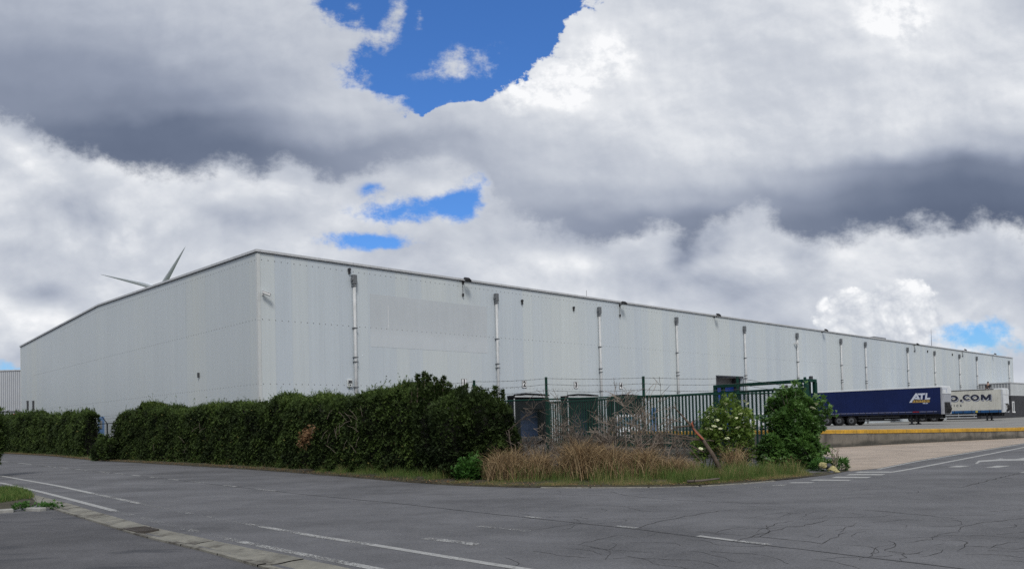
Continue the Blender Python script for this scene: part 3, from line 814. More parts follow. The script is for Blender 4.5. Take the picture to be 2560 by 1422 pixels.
# downpipes
PX = [(888,693),(1243,738),(1500,774),(1692.5,796),(1862,820),(1993,835),(2102,847),(2163,860),(2268,868),(2335,880),(2397,890),(2440,895),(2520,905)]
PS = [LW(x, 850, .12)[0] for x, _ in PX]
for i, s_ in enumerate(PS):
    p = MB(); p.tube([(s_,-.13,-.1),(s_,-.13,10.1)], .095, 10)
    po = p.build('downpipe', M['pipe'], wh, smooth=True)
    h = MB(); h.bbox(s_-.14,s_+.14,-.27,-.004,10.05,10.60,.03); h.cyl((s_-.19,-.15,10.30),(1,0,0),.11,.06,8)
    h.build('hopper', M['hopper'], po)
    for zz in (7.45,5.72,5.45,3.95,9.93):
        j = MB(); j.box(s_-.125,s_+.125,-.245,-.004,zz-.025,zz+.025); j.build('pipe_clip', M['hopper'], po)
# ghost of a removed sign
a, za = LW(925, 714); b_, zb = LW(1217, 862)
_, zlo = LW(925, 842)
m = MB(); m.box(LW(925,780)[0], LW(1217,800)[0], -.006, -.002, 6.42, 9.62)
def ghost():
    mm, t, b = newmat('old_sign_patch'); v = ocoord(t); x, y, z = nsep(t, v)
    n = nnoise(t, ncomb(t,x*3,0.0,z*.4), 1.0, 5, .6); n2 = nnoise(t, v, .5, 4, .6); low = (z+(n-.5)*1.2).smooth(7.8,7.0)
    k = 1.0+(n-.5)*.16+(n2-.5)*.18+low*.09
    col = nmix(t, 1.0, (.495,.528,.548,1), ncomb(t,k,k,k), 'MULTIPLY')
    t.links.new(col.o, b.inputs['Base Color']); b.inputs['Roughness'].default_value = .45; return mm
M['ghost'] = ghost(); m.build('sign_patch', M['ghost'], wh)
m = MB(); s_a = LW(970,760)[0]; m.box(s_a-.012,s_a+.012,-.012,-.0065,7.6,9.0)
m.build('sign_patch_seam', M['white'], wh)
# docks 1-4: rubber shelter, canopy, leveller and a dark blue overhead door
DOCKS = [(LW(1163,990)[0],'1'), (LW(1312,990)[0],'2'), (LW(1440,990)[0],'3'), (LW(1553,990)[0],'4')]
for s_, num in DOCKS:
    c = MB(); c.box(s_-1.75,s_+1.75,-.75,-.006,3.36,3.52); c.tube([(s_-1.75,-.72,3.53),(s_-.6,-.72,3.62),(s_+.6,-.72,3.60),(s_+1.75,-.72,3.53)],.07,6)
    c.box(s_-1.72,s_-1.18,-.72,-.006,-.1,3.355); c.box(s_+1.18,s_+1.72,-.72,-.006,-.1,3.355); c.box(s_-1.175,s_+1.175,-.70,-.006,2.55,3.355)
    do = c.build('dock_shelter', M['rubber'], wh)
    k = MB(); k.box(s_-1.78,s_-1.724,-.76,-.70,-.1,3.3); k.box(s_+1.724,s_+1.78,-.76,-.70,-.1,3.3); k.box(s_-1.72,s_+1.72,-.79,-.755,3.40,3.50); k.build('shelter_edge', M['pipe'], do)
    d = MB(); d.box(s_-1.17,s_+1.17,-.06,-.006,.62,2.545)
    for zz in (1.1,1.6,2.1): d.box(s_-1.16,s_+1.16,-.075,-.061,zz-.012,zz+.012)
    d.build('dock_door', M['darkblue'], do)
    l = MB(); l.box(s_-1.17,s_+1.17,-.5,-.006,.30,.58); l.build('dock_leveller', M['darkgrey'], do)
# vehicle entrance: recessed blue roller door with grey lining
sm_ = (s0+s1)/2
e = MB(); e.box(s0,s0+.07,.301,1.6,.0,oz1); e.box(s1-.07,s1,.301,1.6,.0,oz1); e.box(s0+.07,s1-.07,.301,1.6,oz1-.07,oz1)
e.box(s0-.09,s0-.002,-.035,-.003,0,oz1+.09); e.box(s1+.002,s1+.09,-.035,-.003,0,oz1+.09); e.box(s0-.002,s1+.002,-.035,-.003,oz1+.002,oz1+.09)
eo = e.build('entrance_frame', M['darkgrey'], wh)
e = MB(); e.box(s0+.07,s1-.07,1.2,1.3,4.72,oz1-.07); e.build('lintel_panel', pm('grey_lintel',(.17,.165,.165),.7,.2,2), eo)
e = MB(); e.box(s0+.07,s1-.07,1.0,1.08,0,4.70)
for k in range(16): e.box(s0+.075,s1-.075,.985,.999,.25+k*.28,.27+k*.28)
e.build('roller_door', M['blue'], eo)
sd_, _ = LW(1634,1050)
e = MB(); e.box(sd_-.50,sd_+.50,-.05,-.004,.35,2.35); e.box(sd_-.56,sd_+.56,-.06,-.051,2.36,2.62); pd = e.build('personnel_door', M['paleblue'], wh)
e = MB(); e.box(sd_-.2,sd_+.2,-.062,-.052,1.5,2.1); e.build('door_window', M['glass'], pd); e = MB(); e.bar((sd_+.38,-.09,1.3),(sd_+.38,-.09,1.5),.03); e.build('handle', M['darkgrey'], pd)
# small blue door of the gable seen through the gap in the hedge
ug, zg = GW(254, 1068)
e = MB(); e.box(-.05,-.004,ug-.75,ug+.75,-.2,zg+.85); gd_ = e.build('side_door', M['paleblue'], wh)
e = MB(); e.box(-.06,-.051,ug-.35,ug+.35,zg-.1,zg+.55); e.build('door_window', M['lens'], gd_)
# louvred slots low on the gable near its far end
for px in (70, 84):
    u, zt = GW(px, 1001); _, zb = GW(px, 1024)
    e = MB(); e.box(-.05,-.004,u-.30,u+.30,zb,zt)
    for k in range(6): z = zb+(zt-zb)*(k+.5)/6; e.box(-.085,-.051,u-.36 if k in (0,5) else u-.27,u+.36 if k in (0,5) else u+.27,z-.05,z+.05)
    e.build('louvre', M['darkgrey'], wh)
e = MB(); u, z = GW(498, 937); e.box(-.10,-.004,u-.07,u+.07,z-.16,z+.14); e.build('outlet', M['darkgrey'], wh)
# roof furniture
e = MB(); e.box(84.5,88.4,.6,2.6,HE+.06,HE+.42); e.build('roof_vent', M['trimdark'], wh)
e = MB(); e.tube([(108.5,1.5,HE),(108.5,1.5,HE+3.0)],[.035,.015],6); e.build('antenna_mast', M['darkgrey'], wh)
e = MB(); e.tube([(LW(1481,745)[0],.6,HE),(LW(1481,745)[0],.6,HE+.75)],.015,5); e.build('antenna_mast', M['darkgrey'], wh)

# things fixed to the wall
def wallpt(s_, off, z): return WC+SD*s_-UD*off+Vector((0,0,z))
M['signwhite'] = pm('sign_white', (.78,.78,.77), .45, .04, 4); M['ink'] = pm('sign_black', (.012,.012,.013), .5, .05, 4)
for (px,py), num, lab in (((1160,956),'1','white number sign 1 half hidden behind the yew top beside the first fence post'),((1310.5,960),'2','white sign with a black number 2 above a loading dock'),((1439.5,962),'3','white sign with a black number 3 above a loading dock'),((1552,964),'4','white sign with a black number 4 above a loading dock')):
    s_, z = LW(px, py); o = thing('number_sign', lab, 'sign', wallpt(s_, 0, z), WA, 'dock number signs')
    p = MB(); p.box(-.20,.20,-.035,-.003,-.24,.24); p.build('sign_plate', M['signwhite'], o)
    p = MB(); 
    for q in ((-.215,-.2005,-.24,.24),(.2005,.215,-.24,.24)): p.box(q[0],q[1],-.04,-.003,q[2],q[3])
    p.box(-.215,.215,-.04,-.003,.2405,.255); p.box(-.215,.215,-.04,-.003,-.255,-.2405); p.build('sign_rim', M['darkgrey'], o)
    me = text_mesh(num, .52, .003, .022); me.materials.append(M['ink']); to = link('numeral', me, o); to.location = (0,-.039,0); to.rotation_euler = (R(90),0,0)
def floodlight(s_, z, lab, pole=True, group='floodlights along the roof edge'):
    o = thing('floodlight', lab, 'floodlight', wallpt(s_, 0, z), WA, group)
    h = MB(); h.M = Matrix.Translation((.0,-.50,.12)) @ Matrix.Rotation(R(38),4,'X')
    h.bbox(-.24,.24,-.17,.17,-.05,.05,.02)
    for k in range(6): h.box(-.2+k*.07,-.18+k*.07,-.14,.14,.051,.09)
    ho = h.build('housing', M['black'], o)
    l = MB(); l.M = h.M; l.box(-.19,.19,-.13,.13,-.058,-.051); l.build('lens', M['lens'], ho)
    b = MB(); b.bar((0,-.003,0),(0,-.46,.08),.05); b.box(-.09,.09,-.03,-.003,-.12,.10); b.build('bracket', M['black'], o)
    if pole:
        c = MB(); c.tube([(-.06,-.06,-.02),(-.06,-.06,-.78)],.018,5); c.build('conduit', M['black'], o)
        c = MB(); c.bbox(-.12,0.0,-.13,-.02,-.95,-.75,.02); c.build('junction_box', M['black'], o)
FL = [(1157,706,1,'floodlight under the roof edge above the grey sign patch, with a long conduit'),(1549,763,1,'floodlight with a conduit under the roof edge just right of the third downpipe'),(1785,792,0,'small floodlight without a conduit between the fourth and fifth downpipes'),
      (2055,829,0,'small floodlight between the sixth and seventh downpipes, far along the wall'),(2285,863,1,'floodlight with a conduit just right of the ninth downpipe'),(2405,877,1,'floodlight with a conduit just right of the eleventh downpipe'),(2480,887,0,'farthest small floodlight near the end of the wall above the lean-to')]
for px, py, pole, lab in FL:
    s_, z = LW(px, py); floodlight(s_, z, lab, pole)
for px, py, lab in ((872,674,'small black knob sensor by the first downpipe top'),(1304,752,'small black sensor high between second and third downpipes, left of two'),(1433,769,'small black sensor high between second and third downpipes, right of two'),
                    (2318,877,'tiny dark sensor left of the tenth downpipe'),(2380,885,'tiny dark sensor left of the eleventh downpipe')):
    s_, z = LW(px, py); o = MB(); o.cyl((0,-.003,0),(0,-1,0),.09,.12,10); o.box(-.05,.05,-.10,-.003,-.26,-.08)
    ob = o.build('wall_sensor', M['black']); ob.location = wallpt(s_,0,z); ob.rotation_euler.z = WA; tag(ob, lab, 'sensor', 'sensors on the long wall')
for px, py, lab in ((657,735,'white bullet security camera beside the near corner of the warehouse'),(1985,858,'white security camera left of the sixth downpipe')):
    s_, z = LW(px, py); o = thing('security_camera', lab, 'camera', wallpt(s_,0,z), WA, 'wall cameras')
    c = MB(); c.box(-.06,.06,-.03,-.003,-.08,.08); c.bar((0,-.03,0),(0,-.18,.0),.04); c.build('bracket', M['signwhite'], o)
    c = MB(); c.tube([(-.12,-.2,.06),(.26,-.32,-.08)],[.075,.075],10); c.bar((-.14,-.2,.135),(.32,-.34,-.0),.17,.02); c.build('camera_body', M['signwhite'], o)
    c = MB(); c.tube([(.262,-.3205,-.0805),(.28,-.326,-.087)],.06,10); c.build('lens', M['black'], o)
s_, z = LW(873, 957); o = thing('alarm_box', 'small square wall box with a dark window left of the first downpipe', 'alarm box', wallpt(s_,0,z), WA)
c = MB(); c.bbox(-.17,.17,-.12,-.003,-.22,.22,.03); c.build('casing', M['trimlight'], o); c = MB(); c.box(-.12,.12,-.128,-.121,-.02,.14); c.box(-.05,.05,-.128,-.121,-.16,-.08); c.build('window', M['darkgrey'], o)

# lean-to at the far end
ax0 = LW(2446, 980)[0]; AL, AD, AH = 60.0, 4.6, 6.0
an = thing('lean_to', 'white lean-to building with a dark plinth at the far end of the warehouse', 'building', wallpt(ax0,0,0), WA)
def ribbed(name, axis, c0, c1, pitch):
    m, t, b = newmat(name); v = ocoord(t); x, y, z = nsep(t, v); a = (x,y)[axis]
    w = ((a*(1/pitch)).fract()-.5).abs()*2
    n = nnoise(t, v, .5, 4, .6); pan = nnoise(t, ncomb(t,(a*.9).floor(),0.0,0.0), .7, 1)
    k = 1.0+(n-.5)*.25+(pan-.5)*.25
    col = nmix(t, w.smooth(.35,.75), c0+(1,), c1+(1,)); col = nmix(t, 1.0, col, ncomb(t,k,k,k), 'MULTIPLY')
    t.links.new(col.o, b.inputs['Base Color']); b.inputs['Roughness'].default_value = .5; bump(t, b, w, .8, .04); return m
M['rib_lean'] = ribbed('lean_to_ribbed', 1, (.22,.23,.24), (.42,.43,.43), .42)
M['annexwhite'] = pm('lean_to_panel', (.50,.52,.52), .5, .08, .4); M['plinth'] = pm('dark_plinth', (.022,.022,.026), .7, .45, .6, bmp=.3)
c = MB(); c.box(0,.2,-AD,-.003,4.0,AH); c.build('side_wall', M['rib_lean'], an)
c = MB(); c.box(.2,AL,-AD-.001,-AD+.2,4.0,AH); c.build('front_wall', M['annexwhite'], an)
c = MB(); c.box(-.04,AL,-AD-.04,-.003,-.3,3.995); c.build('plinth', M['plinth'], an)
c = MB(); c.box(-.08,AL,-AD-.08,-.003,AH+.002,AH+.16); c.box(-.05,AL,-AD-.05,-.004,3.998,4.06); c.build('roof_edge', M['trim'], an)
c = MB(); c.box(-16,-.05,-AD-.04,-.004,-.3,1.75); c.build('low_dark_block', M['plinth'], an)  # dark block added so the space below the cream trailer reads dark
c = MB(); wz0, wz1 = 1.45, 3.05
wf0, wf1 = .35, 1.45
for q in ((wf0,wf0+.14,wz0,wz1),(wf1-.14,wf1,wz0,wz1),(wf0+.14,wf1-.14,wz1-.16,wz1)): c.box(q[0],q[1],-AD-.12,-AD-.041,q[2],q[3])
c.box(wf0-.1,wf1+.1,-AD-.2,-AD-.041,wz0-.22,wz0-.002); wo = c.build('window', M['white'], an)
c = MB(); c.box(wf0+.14,wf1-.14,-AD-.07,-AD-.041,wz0,wz1-.16); c.build('pane', M['glass'], wo)
c = MB(); c.tube([(.3,-AD+1.3,AH-1.0),(.1,-AD+1.0,AH-.5),(-.4,-AD+.6,AH-.2)],.05,5); 
# ribbed hall beyond the gable
eb = D(52, 1040, 92); 
hall = thing('ribbed_hall', 'pale grey vertically ribbed hall beyond the far end of the gable wall', 'building', (eb.x,92,0), 0)
M['rib_hall'] = ribbed('hall_ribbed', 0, (.30,.315,.34), (.50,.515,.53), .24)
ht = D(26, 927, 92).z; dz = D(26,1028,92).z
c = MB(); c.box(-60,-.0,0,20,dz+.08,ht); c.box(-60,-.001,.0,20,-.3,dz-.08); c.build('wall', M['rib_hall'], hall)
c = MB(); c.box(-60,.06,-.08,20.1,ht+.003,ht+.14); c.build('roof_edge', M['trim'], hall)
c = MB(); c.box(-60,-.0,-.07,19.9,dz-.078,dz+.078); c.build('string_course', M['trimdark'], hall)
dw = D(26, 1041.5, 88); c = MB(); c.box(-60,0,-.25,.1,-.2,dw.z); ob = c.build('dark_wall', M['plinth']); ob.location = (D(51,1041,88).x,88,0); tag(ob, 'low dark boundary wall in front of the ribbed hall, behind the hedge', 'wall')
# red sign on it
sp = D(36.5, 1037, 86); o = thing('red_sign', 'small red sign with a white band on a post above the far left hedge', 'sign', (sp.x,86,0))
M['red'] = pm('sign_red', (.42,.02,.02), .5, .1, 4)
c = MB(); c.box(-.03,.03,.0,.05,-.1,D(36,1028,86).z); c.bar((0,.02,D(36,1028,86).z),(.22,.02,D(36,1028,86).z+.18),.06); c.build('post', M['darkgrey'], o)
zt, zb = D(36,1034,86).z, D(36,1047,86).z
c = MB(); c.box(-.19,.19,-.04,-.002,zb,zt); c.build('sign_plate', M['red'], o); c = MB(); c.box(-.185,.185,-.046,-.041,zb+.27*(zt-zb)+.04,zb+.27*(zt-zb)+.17); c.build('white_band', M['signwhite'], o)

# wind turbine far behind
TD = 580.0; hb = D(398, 722.5, TD)
wt = thing('wind_turbine', 'pale grey wind turbine with two blades rising behind the gable roof', 'wind turbine', (hb.x,TD,0))
M['turb'] = pm('turbine_grey', (.66,.70,.76), .45, .05, .05)
c = MB(); c.tube([(0,4,-1),(0,4,hb.z-2)],[2.2,1.4],20); c.build('tower', M['turb'], wt, smooth=True)
best = None
for a1 in range(-60,61,2):
    for a2 in range(-60,61,2):
        v1, v2 = D(252,686,TD+a1)-hb, D(464,615,TD+a2)-hb; e = abs(v1.length-v2.length)+abs(v1.angle(v2)-2.0944)*40
        if best is None or e < best[0]: best = (e, v1, v2)
b1, b2 = best[1], best[2]; nrm = b1.cross(b2).normalized()
if nrm.y < 0: nrm = -nrm
c = MB(); c.tube([Vector((0,0,hb.z))-nrm*2.5,Vector((0,0,hb.z))+nrm*9],[1.3,2.0],12); c.build('nacelle', M['turb'], wt, smooth=True)
for d in (b1, b2, -(b1+b2)):
    L = d.length; d = d/L; tv = nrm.cross(d).normalized(); secs = []
    c = MB(); n = 14; ns = 12
    vs = []
    for i in range(n+1):
        f = i/n; ch = 1.9 if f < .04 else (4.3*(1-f)**.95+.3 if f > .18 else 1.9+(4.55-1.9)*(f-.04)/.14); th = ch*.9 if f < .04 else ch*.24+(.9-.24)*ch*max(0,1-(f-.04)/.16)
        tw = .35*(1-f)**2
        for k in range(ns):
            a = 2*math.pi*k/ns; x = math.cos(a)*ch/2+ch*.18*(1 if f > .1 else f*10); y = math.sin(a)*th/2
            vs.append(Vector((0,0,hb.z))+d*(f*L)+tv*(x*math.cos(tw)-y*math.sin(tw))+nrm*(x*math.sin(tw)+y*math.cos(tw)))
    fs = [(i*ns+k,i*ns+(k+1)%ns,(i+1)*ns+(k+1)%ns,(i+1)*ns+k) for i in range(n) for k in range(ns)]+[tuple(range(n*ns,(n+1)*ns))]
    c.add(vs, fs); c.build('blade', M['turb'], wt, smooth=True)
# ------------------------------------------------------------------ hedges and shrubs
rs = np.random.RandomState(11)
YEW = [(.014,.022,.009),(.026,.042,.013),(.042,.066,.018),(.058,.092,.023),(.084,.130,.030),(.125,.18,.042),(.18,.165,.055)]
M['yew'] = leafmat('yew_needles', YEW, .65, .15, .16)
M['yewcore'] = pm('foliage_dark_core', (.012,.012,.008), 1, .5, 5)  # near-black for the added solid cores that keep the foliage interior dark
M['bark'] = pm('bark', (.10,.075,.055), .95, .4, 9, bmp=.7); M['twig'] = pm('dead_twig', (.21,.17,.135), .9, .35, 5); M['twigdark'] = pm('dark_twig', (.11,.088,.07), .95, .35, 5)
M['rustleaf'] = leafmat('dead_yew_needles', [(.12,.065,.03),(.20,.11,.05),(.30,.19,.10)], .8, .1)

def norm(v): return v/np.maximum(np.linalg.norm(v, axis=1, keepdims=True), 1e-9)
def sprigs(P, A, L, rv, wid=.32, side=True, droop=0.0):
    "flat sprays of needles: at each point P a narrow leaf along A and two side leaves; returns verts, quads, rv"
    n = len(P); A = norm(A)
    up = np.tile([0.,0.,1.], (n,1))+rs.normal(0,.45,(n,3)); B = norm(np.cross(A, up))
    Vs, Qs, Rv = [], [], []
    def leaf(O, D, S, ln):
        tip = O+D*ln[:,None]; mid = O+D*(ln*.45)[:,None]; w = (ln*wid*.5)[:,None]
        V = np.stack([O, mid+S*w, tip, mid-S*w], 1).reshape(-1,3); Vs.append(V); Rv.append(rv)
    leaf(P, A, B, L)
    if side:
        for sg in (1,-1):
            D = norm(A*.72+B*sg*.72+np.array([0,0,-droop])); leaf(P+A*(L*.18)[:,None], D, norm(np.cross(D, np.cross(A,B))), L*rs.uniform(.5,.85,n))
    V = np.concatenate(Vs); Q = np.arange(len(V)).reshape(-1,4); return V, Q, np.concatenate(Rv)
def merge(parts):
    V, Q, Rv, b = [], [], [], 0
    for v, q, r in parts: V.append(v); Q.append(q+b); Rv.append(r); b += len(v)
    return np.concatenate(V), np.concatenate(Q), np.concatenate(Rv)

class Path:
    def __init__(s, pts):
        s.P = np.array([[p[0],p[1]] for p in pts]); d = np.linalg.norm(np.diff(s.P,axis=0),axis=1); s.t = np.concatenate([[0],np.cumsum(d)]); s.L = s.t[-1]
    def at(s, t): return np.stack([np.interp(t,s.t,s.P[:,0]),np.interp(t,s.t,s.P[:,1])],1)
    def nrm(s, t):
        a, b = s.at(np.clip(t-.4,0,s.L)), s.at(np.clip(t+.4,0,s.L)); d = norm(b-a); n = np.stack([d[:,1],-d[:,0]],1); return n, d
def hedge(name, label, base_px, top_px, thick, density, seed, group=None, bump_amp=.16, leaf=.17, cat='hedge', tip=.25, shoot=.0):
    "base line (survey, ground) and silhouette (survey) -> lumpy body covered with sprays"
    pts = [G(x,y,0) for x,y in base_px]; fine = []
    for a, b in zip(pts[:-1],pts[1:]):
        for k in range(6): fine.append(a.lerp(b,k/6))
    fine.append(pts[-1]); path = Path(smooth_line(fine,3))
    # height along the path from the silhouette
    tt = np.linspace(0,path.L,200); XY = path.at(tt); hx = []
    for x, y in XY:
        p = (Vector((x,y,EYE))-Vector((0,0,EYE))); px = 1280+CF*p.dot(RT)/p.dot(F_)
        py = np.interp(px,[q[0] for q in top_px],[q[1] for q in top_px]); hx.append(D(px,py,y+thick*.35).z)
    hx = np.array(hx)+.30*(vnoise(tt*1.05+seed,tt*0+3)-.5)+.30*(vnoise(tt*2.6+seed,tt*0+8)-.5); H = lambda t: np.interp(t,tt,hx)
    root = thing(name, label, cat, (XY[100][0],XY[100][1],0), 0, group)
    off = np.array([XY[100][0],XY[100][1],0])
    # body section parameter: 0..1 front, 1..2 top (front to back), 2..3 back
    def surf(t, f, inset=0.0):
        n, d = path.nrm(t); h = np.maximum(H(t)-inset,.1); c = path.at(t)
        rr = .32
        z = np.where(f<1, f*(h-rr*.5), np.where(f<2, h-rr*.5*(np.abs(f-1.5)*2)**3, (3-f)*(h-rr*.5)))
        o = np.where(f<1, -inset-.10*np.maximum(0,f-.6)/.4, np.where(f<2, -inset-.10-(f-1)*(thick-2*inset-.1), -thick+inset))
        z = np.where(f<1, f*(h-rr*.5), z)
        bm = bump_amp*(vnoise(t*1.25+seed,z*1.1+seed)-.5)*2+bump_amp*.7*(vnoise(t*3.1+seed*2,z*3.4)-.5)*2+bump_amp*.5*(vnoise(t*7+seed,z*8)-.5)*2
        sgn = np.where(f<1,1,np.where(f<2,0,-1)); o2 = o+bm*sgn
        z2 = z+np.where((f>=1)&(f<2), bm*.8, 0)
        P = np.stack([c[:,0]+n[:,0]*o2, c[:,1]+n[:,1]*o2, z2],1)
        Nn = np.stack([n[:,0]*sgn, n[:,1]*sgn, np.where(sgn==0,1.,.15)],1)
        return P, Nn, bm
    # added opaque dark core behind the leaves, blocks see-through
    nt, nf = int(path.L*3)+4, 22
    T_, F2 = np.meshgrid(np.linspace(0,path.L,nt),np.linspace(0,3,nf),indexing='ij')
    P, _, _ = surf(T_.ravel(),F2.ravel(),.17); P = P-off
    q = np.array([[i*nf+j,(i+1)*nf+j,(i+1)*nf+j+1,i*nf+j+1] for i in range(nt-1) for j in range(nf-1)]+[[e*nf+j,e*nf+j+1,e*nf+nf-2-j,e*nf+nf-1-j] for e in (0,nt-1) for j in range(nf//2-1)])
    np_mesh('dark_core', P, q, M['yewcore'], root)
    # sprays
    Hm = hx.mean(); parts = []
    for f0, f1, area, dens in ((0,1,path.L*Hm,1.0),(1,2,path.L*thick,1.0),(2,3,path.L*Hm,.18)):
        n = int(area*density*dens); t = rs.uniform(0,path.L,n); f = rs.uniform(f0,f1,n)
        P, Nn, bm = surf(t,f); P = P-Nn*rs.uniform(-.03,.14,(n,1))
        nn, d = path.nrm(t)
        A = Nn*rs.uniform(.5,1.2,(n,1))+np.stack([d[:,0]*0,d[:,1]*0,np.zeros(n)],1)+rs.normal(0,.5,(n,3)); A[:,2] += np.where(f<1, rs.uniform(-.35,.55,n), .5)
        L = leaf*rs.uniform(.6,1.35,n)
        clump = vnoise(t*1.7+seed*3,P[:,2]*1.9+seed); sm_ = vnoise(t*.35+seed*5,P[:,2]*.2)
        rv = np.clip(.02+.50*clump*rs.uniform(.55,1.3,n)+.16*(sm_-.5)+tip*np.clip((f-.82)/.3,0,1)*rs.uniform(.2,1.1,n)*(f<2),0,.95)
        rv = np.where(rs.rand(n)<.012, .98, rv)
        parts.append(sprigs(P-off, A, L, rv))
    # layered fronds that arch out of the face, and spiky ones along the top
    for f0, f1, area, dens, fl in ((0.05,1,path.L*Hm,1.0,.34),(1,1.75,path.L*thick,1.6,.40)):
        n = int(area*density*dens*(.055 if f0 < .5 else .085)); t = rs.uniform(0,path.L,n); f = rs.uniform(f0,f1,n); P, Nn, bm = surf(t,f); nn, d = path.nrm(t)
        side_ = np.stack([d[:,0],d[:,1],np.zeros(n)],1)*rs.normal(0,.55,(n,1)); top_ = (f>.93)[:,None]
        A0 = norm(Nn*np.where(top_,.35,1.0)+side_+np.array([0,0,1.0])*np.where(top_,rs.uniform(.7,1.5,(n,1)),rs.uniform(-.05,.45,(n,1))))
        ln = fl*rs.uniform(.5,1.25,n)*leaf/.125*.9; frv = np.clip(.12+.5*vnoise(t*1.7+seed*3,P[:,2]*1.9+seed)*rs.uniform(.6,1.3,n)+.16*top_[:,0]*rs.rand(n),0,.9); Q0 = P-Nn*.10; dr = A0.copy()
        for k in range(7):
            dr = norm(dr+np.array([0,0,-1.0])*(.13+.02*k)); Q0 = Q0+dr*(ln/7)[:,None]
            parts.append(sprigs(Q0-off, dr+rs.normal(0,.22,(n,3)), leaf*(1.05-.09*k)*rs.uniform(.7,1.2,n), np.clip(frv+.035*k*rs.rand(n),0,.93), .30))
    # ends
    for te, sg in ((0,-1),(path.L,1)):
        n = int(thick*Hm*density*.9); f = rs.uniform(0,3,n); P, Nn, bm = surf(np.full(n,te),f); c = path.at(np.full(n,te)); nn, d = path.nrm(np.full(n,te))
        k = rs.rand(n,1); mid = np.stack([c[:,0]-nn[:,0]*thick*.5,c[:,1]-nn[:,1]*thick*.5,P[:,2]],1); P = P*(1-k)+mid*k; P[:,:2] += d*sg*rs.uniform(-.1,.22,(n,1))
        A = np.stack([d[:,0]*sg,d[:,1]*sg,rs.uniform(-.2,.5,n)],1)+rs.normal(0,.45,(n,3)); parts.append(sprigs(P-off, A, leaf*rs.uniform(.6,1.3,n), np.clip(.5*rs.rand(n),0,1)))
    # loose shoots standing out of the top
    ns = int(path.L*(11+shoot)); t = rs.uniform(0,path.L,ns); f = rs.uniform(1.0,1.7,ns); P, Nn, bm = surf(t,f); hs = rs.gamma(2.0,.105,ns)+.06
    dirs = norm(np.stack([rs.normal(0,.42,ns),rs.normal(0,.42,ns),np.ones(ns)],1))
    for k in range(14):
        m_ = hs > k*.05
        Q = P[m_]+dirs[m_]*(k*.05); n = m_.sum(); A = dirs[m_]*.8+rs.normal(0,.5,(n,3)); parts.append(sprigs(Q-off,A,leaf*.75*rs.uniform(.5,1.1,n),np.clip(rs.uniform(.3,.85,n),0,1),.3))
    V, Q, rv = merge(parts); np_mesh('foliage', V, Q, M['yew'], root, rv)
    return root, surf, off, path
HB1 = [(286,1151),(420,1157.5),(560,1165),(700,1174),(820,1182.5),(940,1190),(1020,1193),(1085,1195)]
HT1 = [(270,1075),(285,1052),(300,1040),(330,1030),(345,1019),(390,1022),(440,1025),(490,1021),(520,1024),(560,1017),(610,1024),(640,1022),(660,1007),(690,1001),(715,1003),(745,998),(790,1000),(840,1001),(880,990),(905,979),(950,982),(990,975),(1020,978),(1045,970),(1080,968),(1120,975)]
hd, surf1, off1, path1 = hedge('hedge', 'long dark green clipped yew hedge along the road in front of the white warehouse', HB1, HT1, 1.5, 740, 1.0, 'roadside hedges', leaf=.108, bump_amp=.13)
HB0 = [(-60,1124),(-20,1129.5),(60,1134),(130,1137.5),(175,1141.5),(210,1145)]
HT0 = [(-60,1040),(0,1047),(40,1043),(70,1038),(90,1040),(120,1046),(150,1047),(185,1042),(205,1038),(222,1044),(240,1060),(250,1080)]
hedge('hedge', 'shorter brownish yew hedge at the far left, beyond the gap in the hedge', HB0, HT0, .95, 300, 5.0, 'roadside hedges', leaf=.165, bump_amp=.16)

def blob_bush(name, label, cat, blobs, density, leafL, mat, colf, group=None, core=None, wid=.5, updir=.3, side=True, stems=None, sprig=True):
    "bush from ellipsoids (x,y,z, rx,ry,rz)"
    b0 = blobs[0]; root = thing(name, label, cat, (b0[0],b0[1],0), 0, group); off = np.array([b0[0],b0[1],0]); parts = []
    for i, (x,y,z,rx,ry,rz) in enumerate(blobs):
        area = 4*math.pi*((rx*ry)**1.6+(rx*rz)**1.6+(ry*rz)**1.6)**(1/1.6)/3**(1/1.6); n = int(area*density)
        u = norm(rs.normal(0,1,(n,3))); rr = rs.uniform(.62,1.06,(n,1))**.6
        lump = 1+(.5 if core is None else .34)*(vnoise(u[:,0]*2.3+i*7+u[:,2]*1.7,u[:,1]*2.3+i*3)-.5)[:,None]*2
        P = np.array([x,y,z])+u*rr*lump*np.array([rx,ry,rz]); keep = P[:,2] > .03; P, u = P[keep], u[keep]; n = len(P)
        A = u*.8+rs.normal(0,.5,(n,3)); A[:,2] += updir
        rv = colf(P,u,n); parts.append(sprigs(P-off,A,leafL*rs.uniform(.6,1.3,n),rv,wid,side,.25))
    V, Q, rv = merge(parts); np_mesh('foliage', V, Q, mat, root, rv)
    if core:  # added dark ellipsoids inside the leaves, not modelled twigs
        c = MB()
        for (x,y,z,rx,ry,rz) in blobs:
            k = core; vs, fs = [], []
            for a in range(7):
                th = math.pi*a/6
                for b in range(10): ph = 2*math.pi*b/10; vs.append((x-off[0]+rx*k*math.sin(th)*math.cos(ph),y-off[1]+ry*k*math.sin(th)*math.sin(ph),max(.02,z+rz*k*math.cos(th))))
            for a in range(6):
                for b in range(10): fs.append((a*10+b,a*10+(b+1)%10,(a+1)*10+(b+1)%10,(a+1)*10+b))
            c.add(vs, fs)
        c.build('dark_core', M['yewcore'], root)
    return root
def yewcol(P,u,n): return np.clip(.02+.5*vnoise(P[:,0]*2.1+9,P[:,2]*2.3)*rs.uniform(.5,1.3,n)+.22*np.clip(u[:,2],0,1)*rs.rand(n),0,.9)
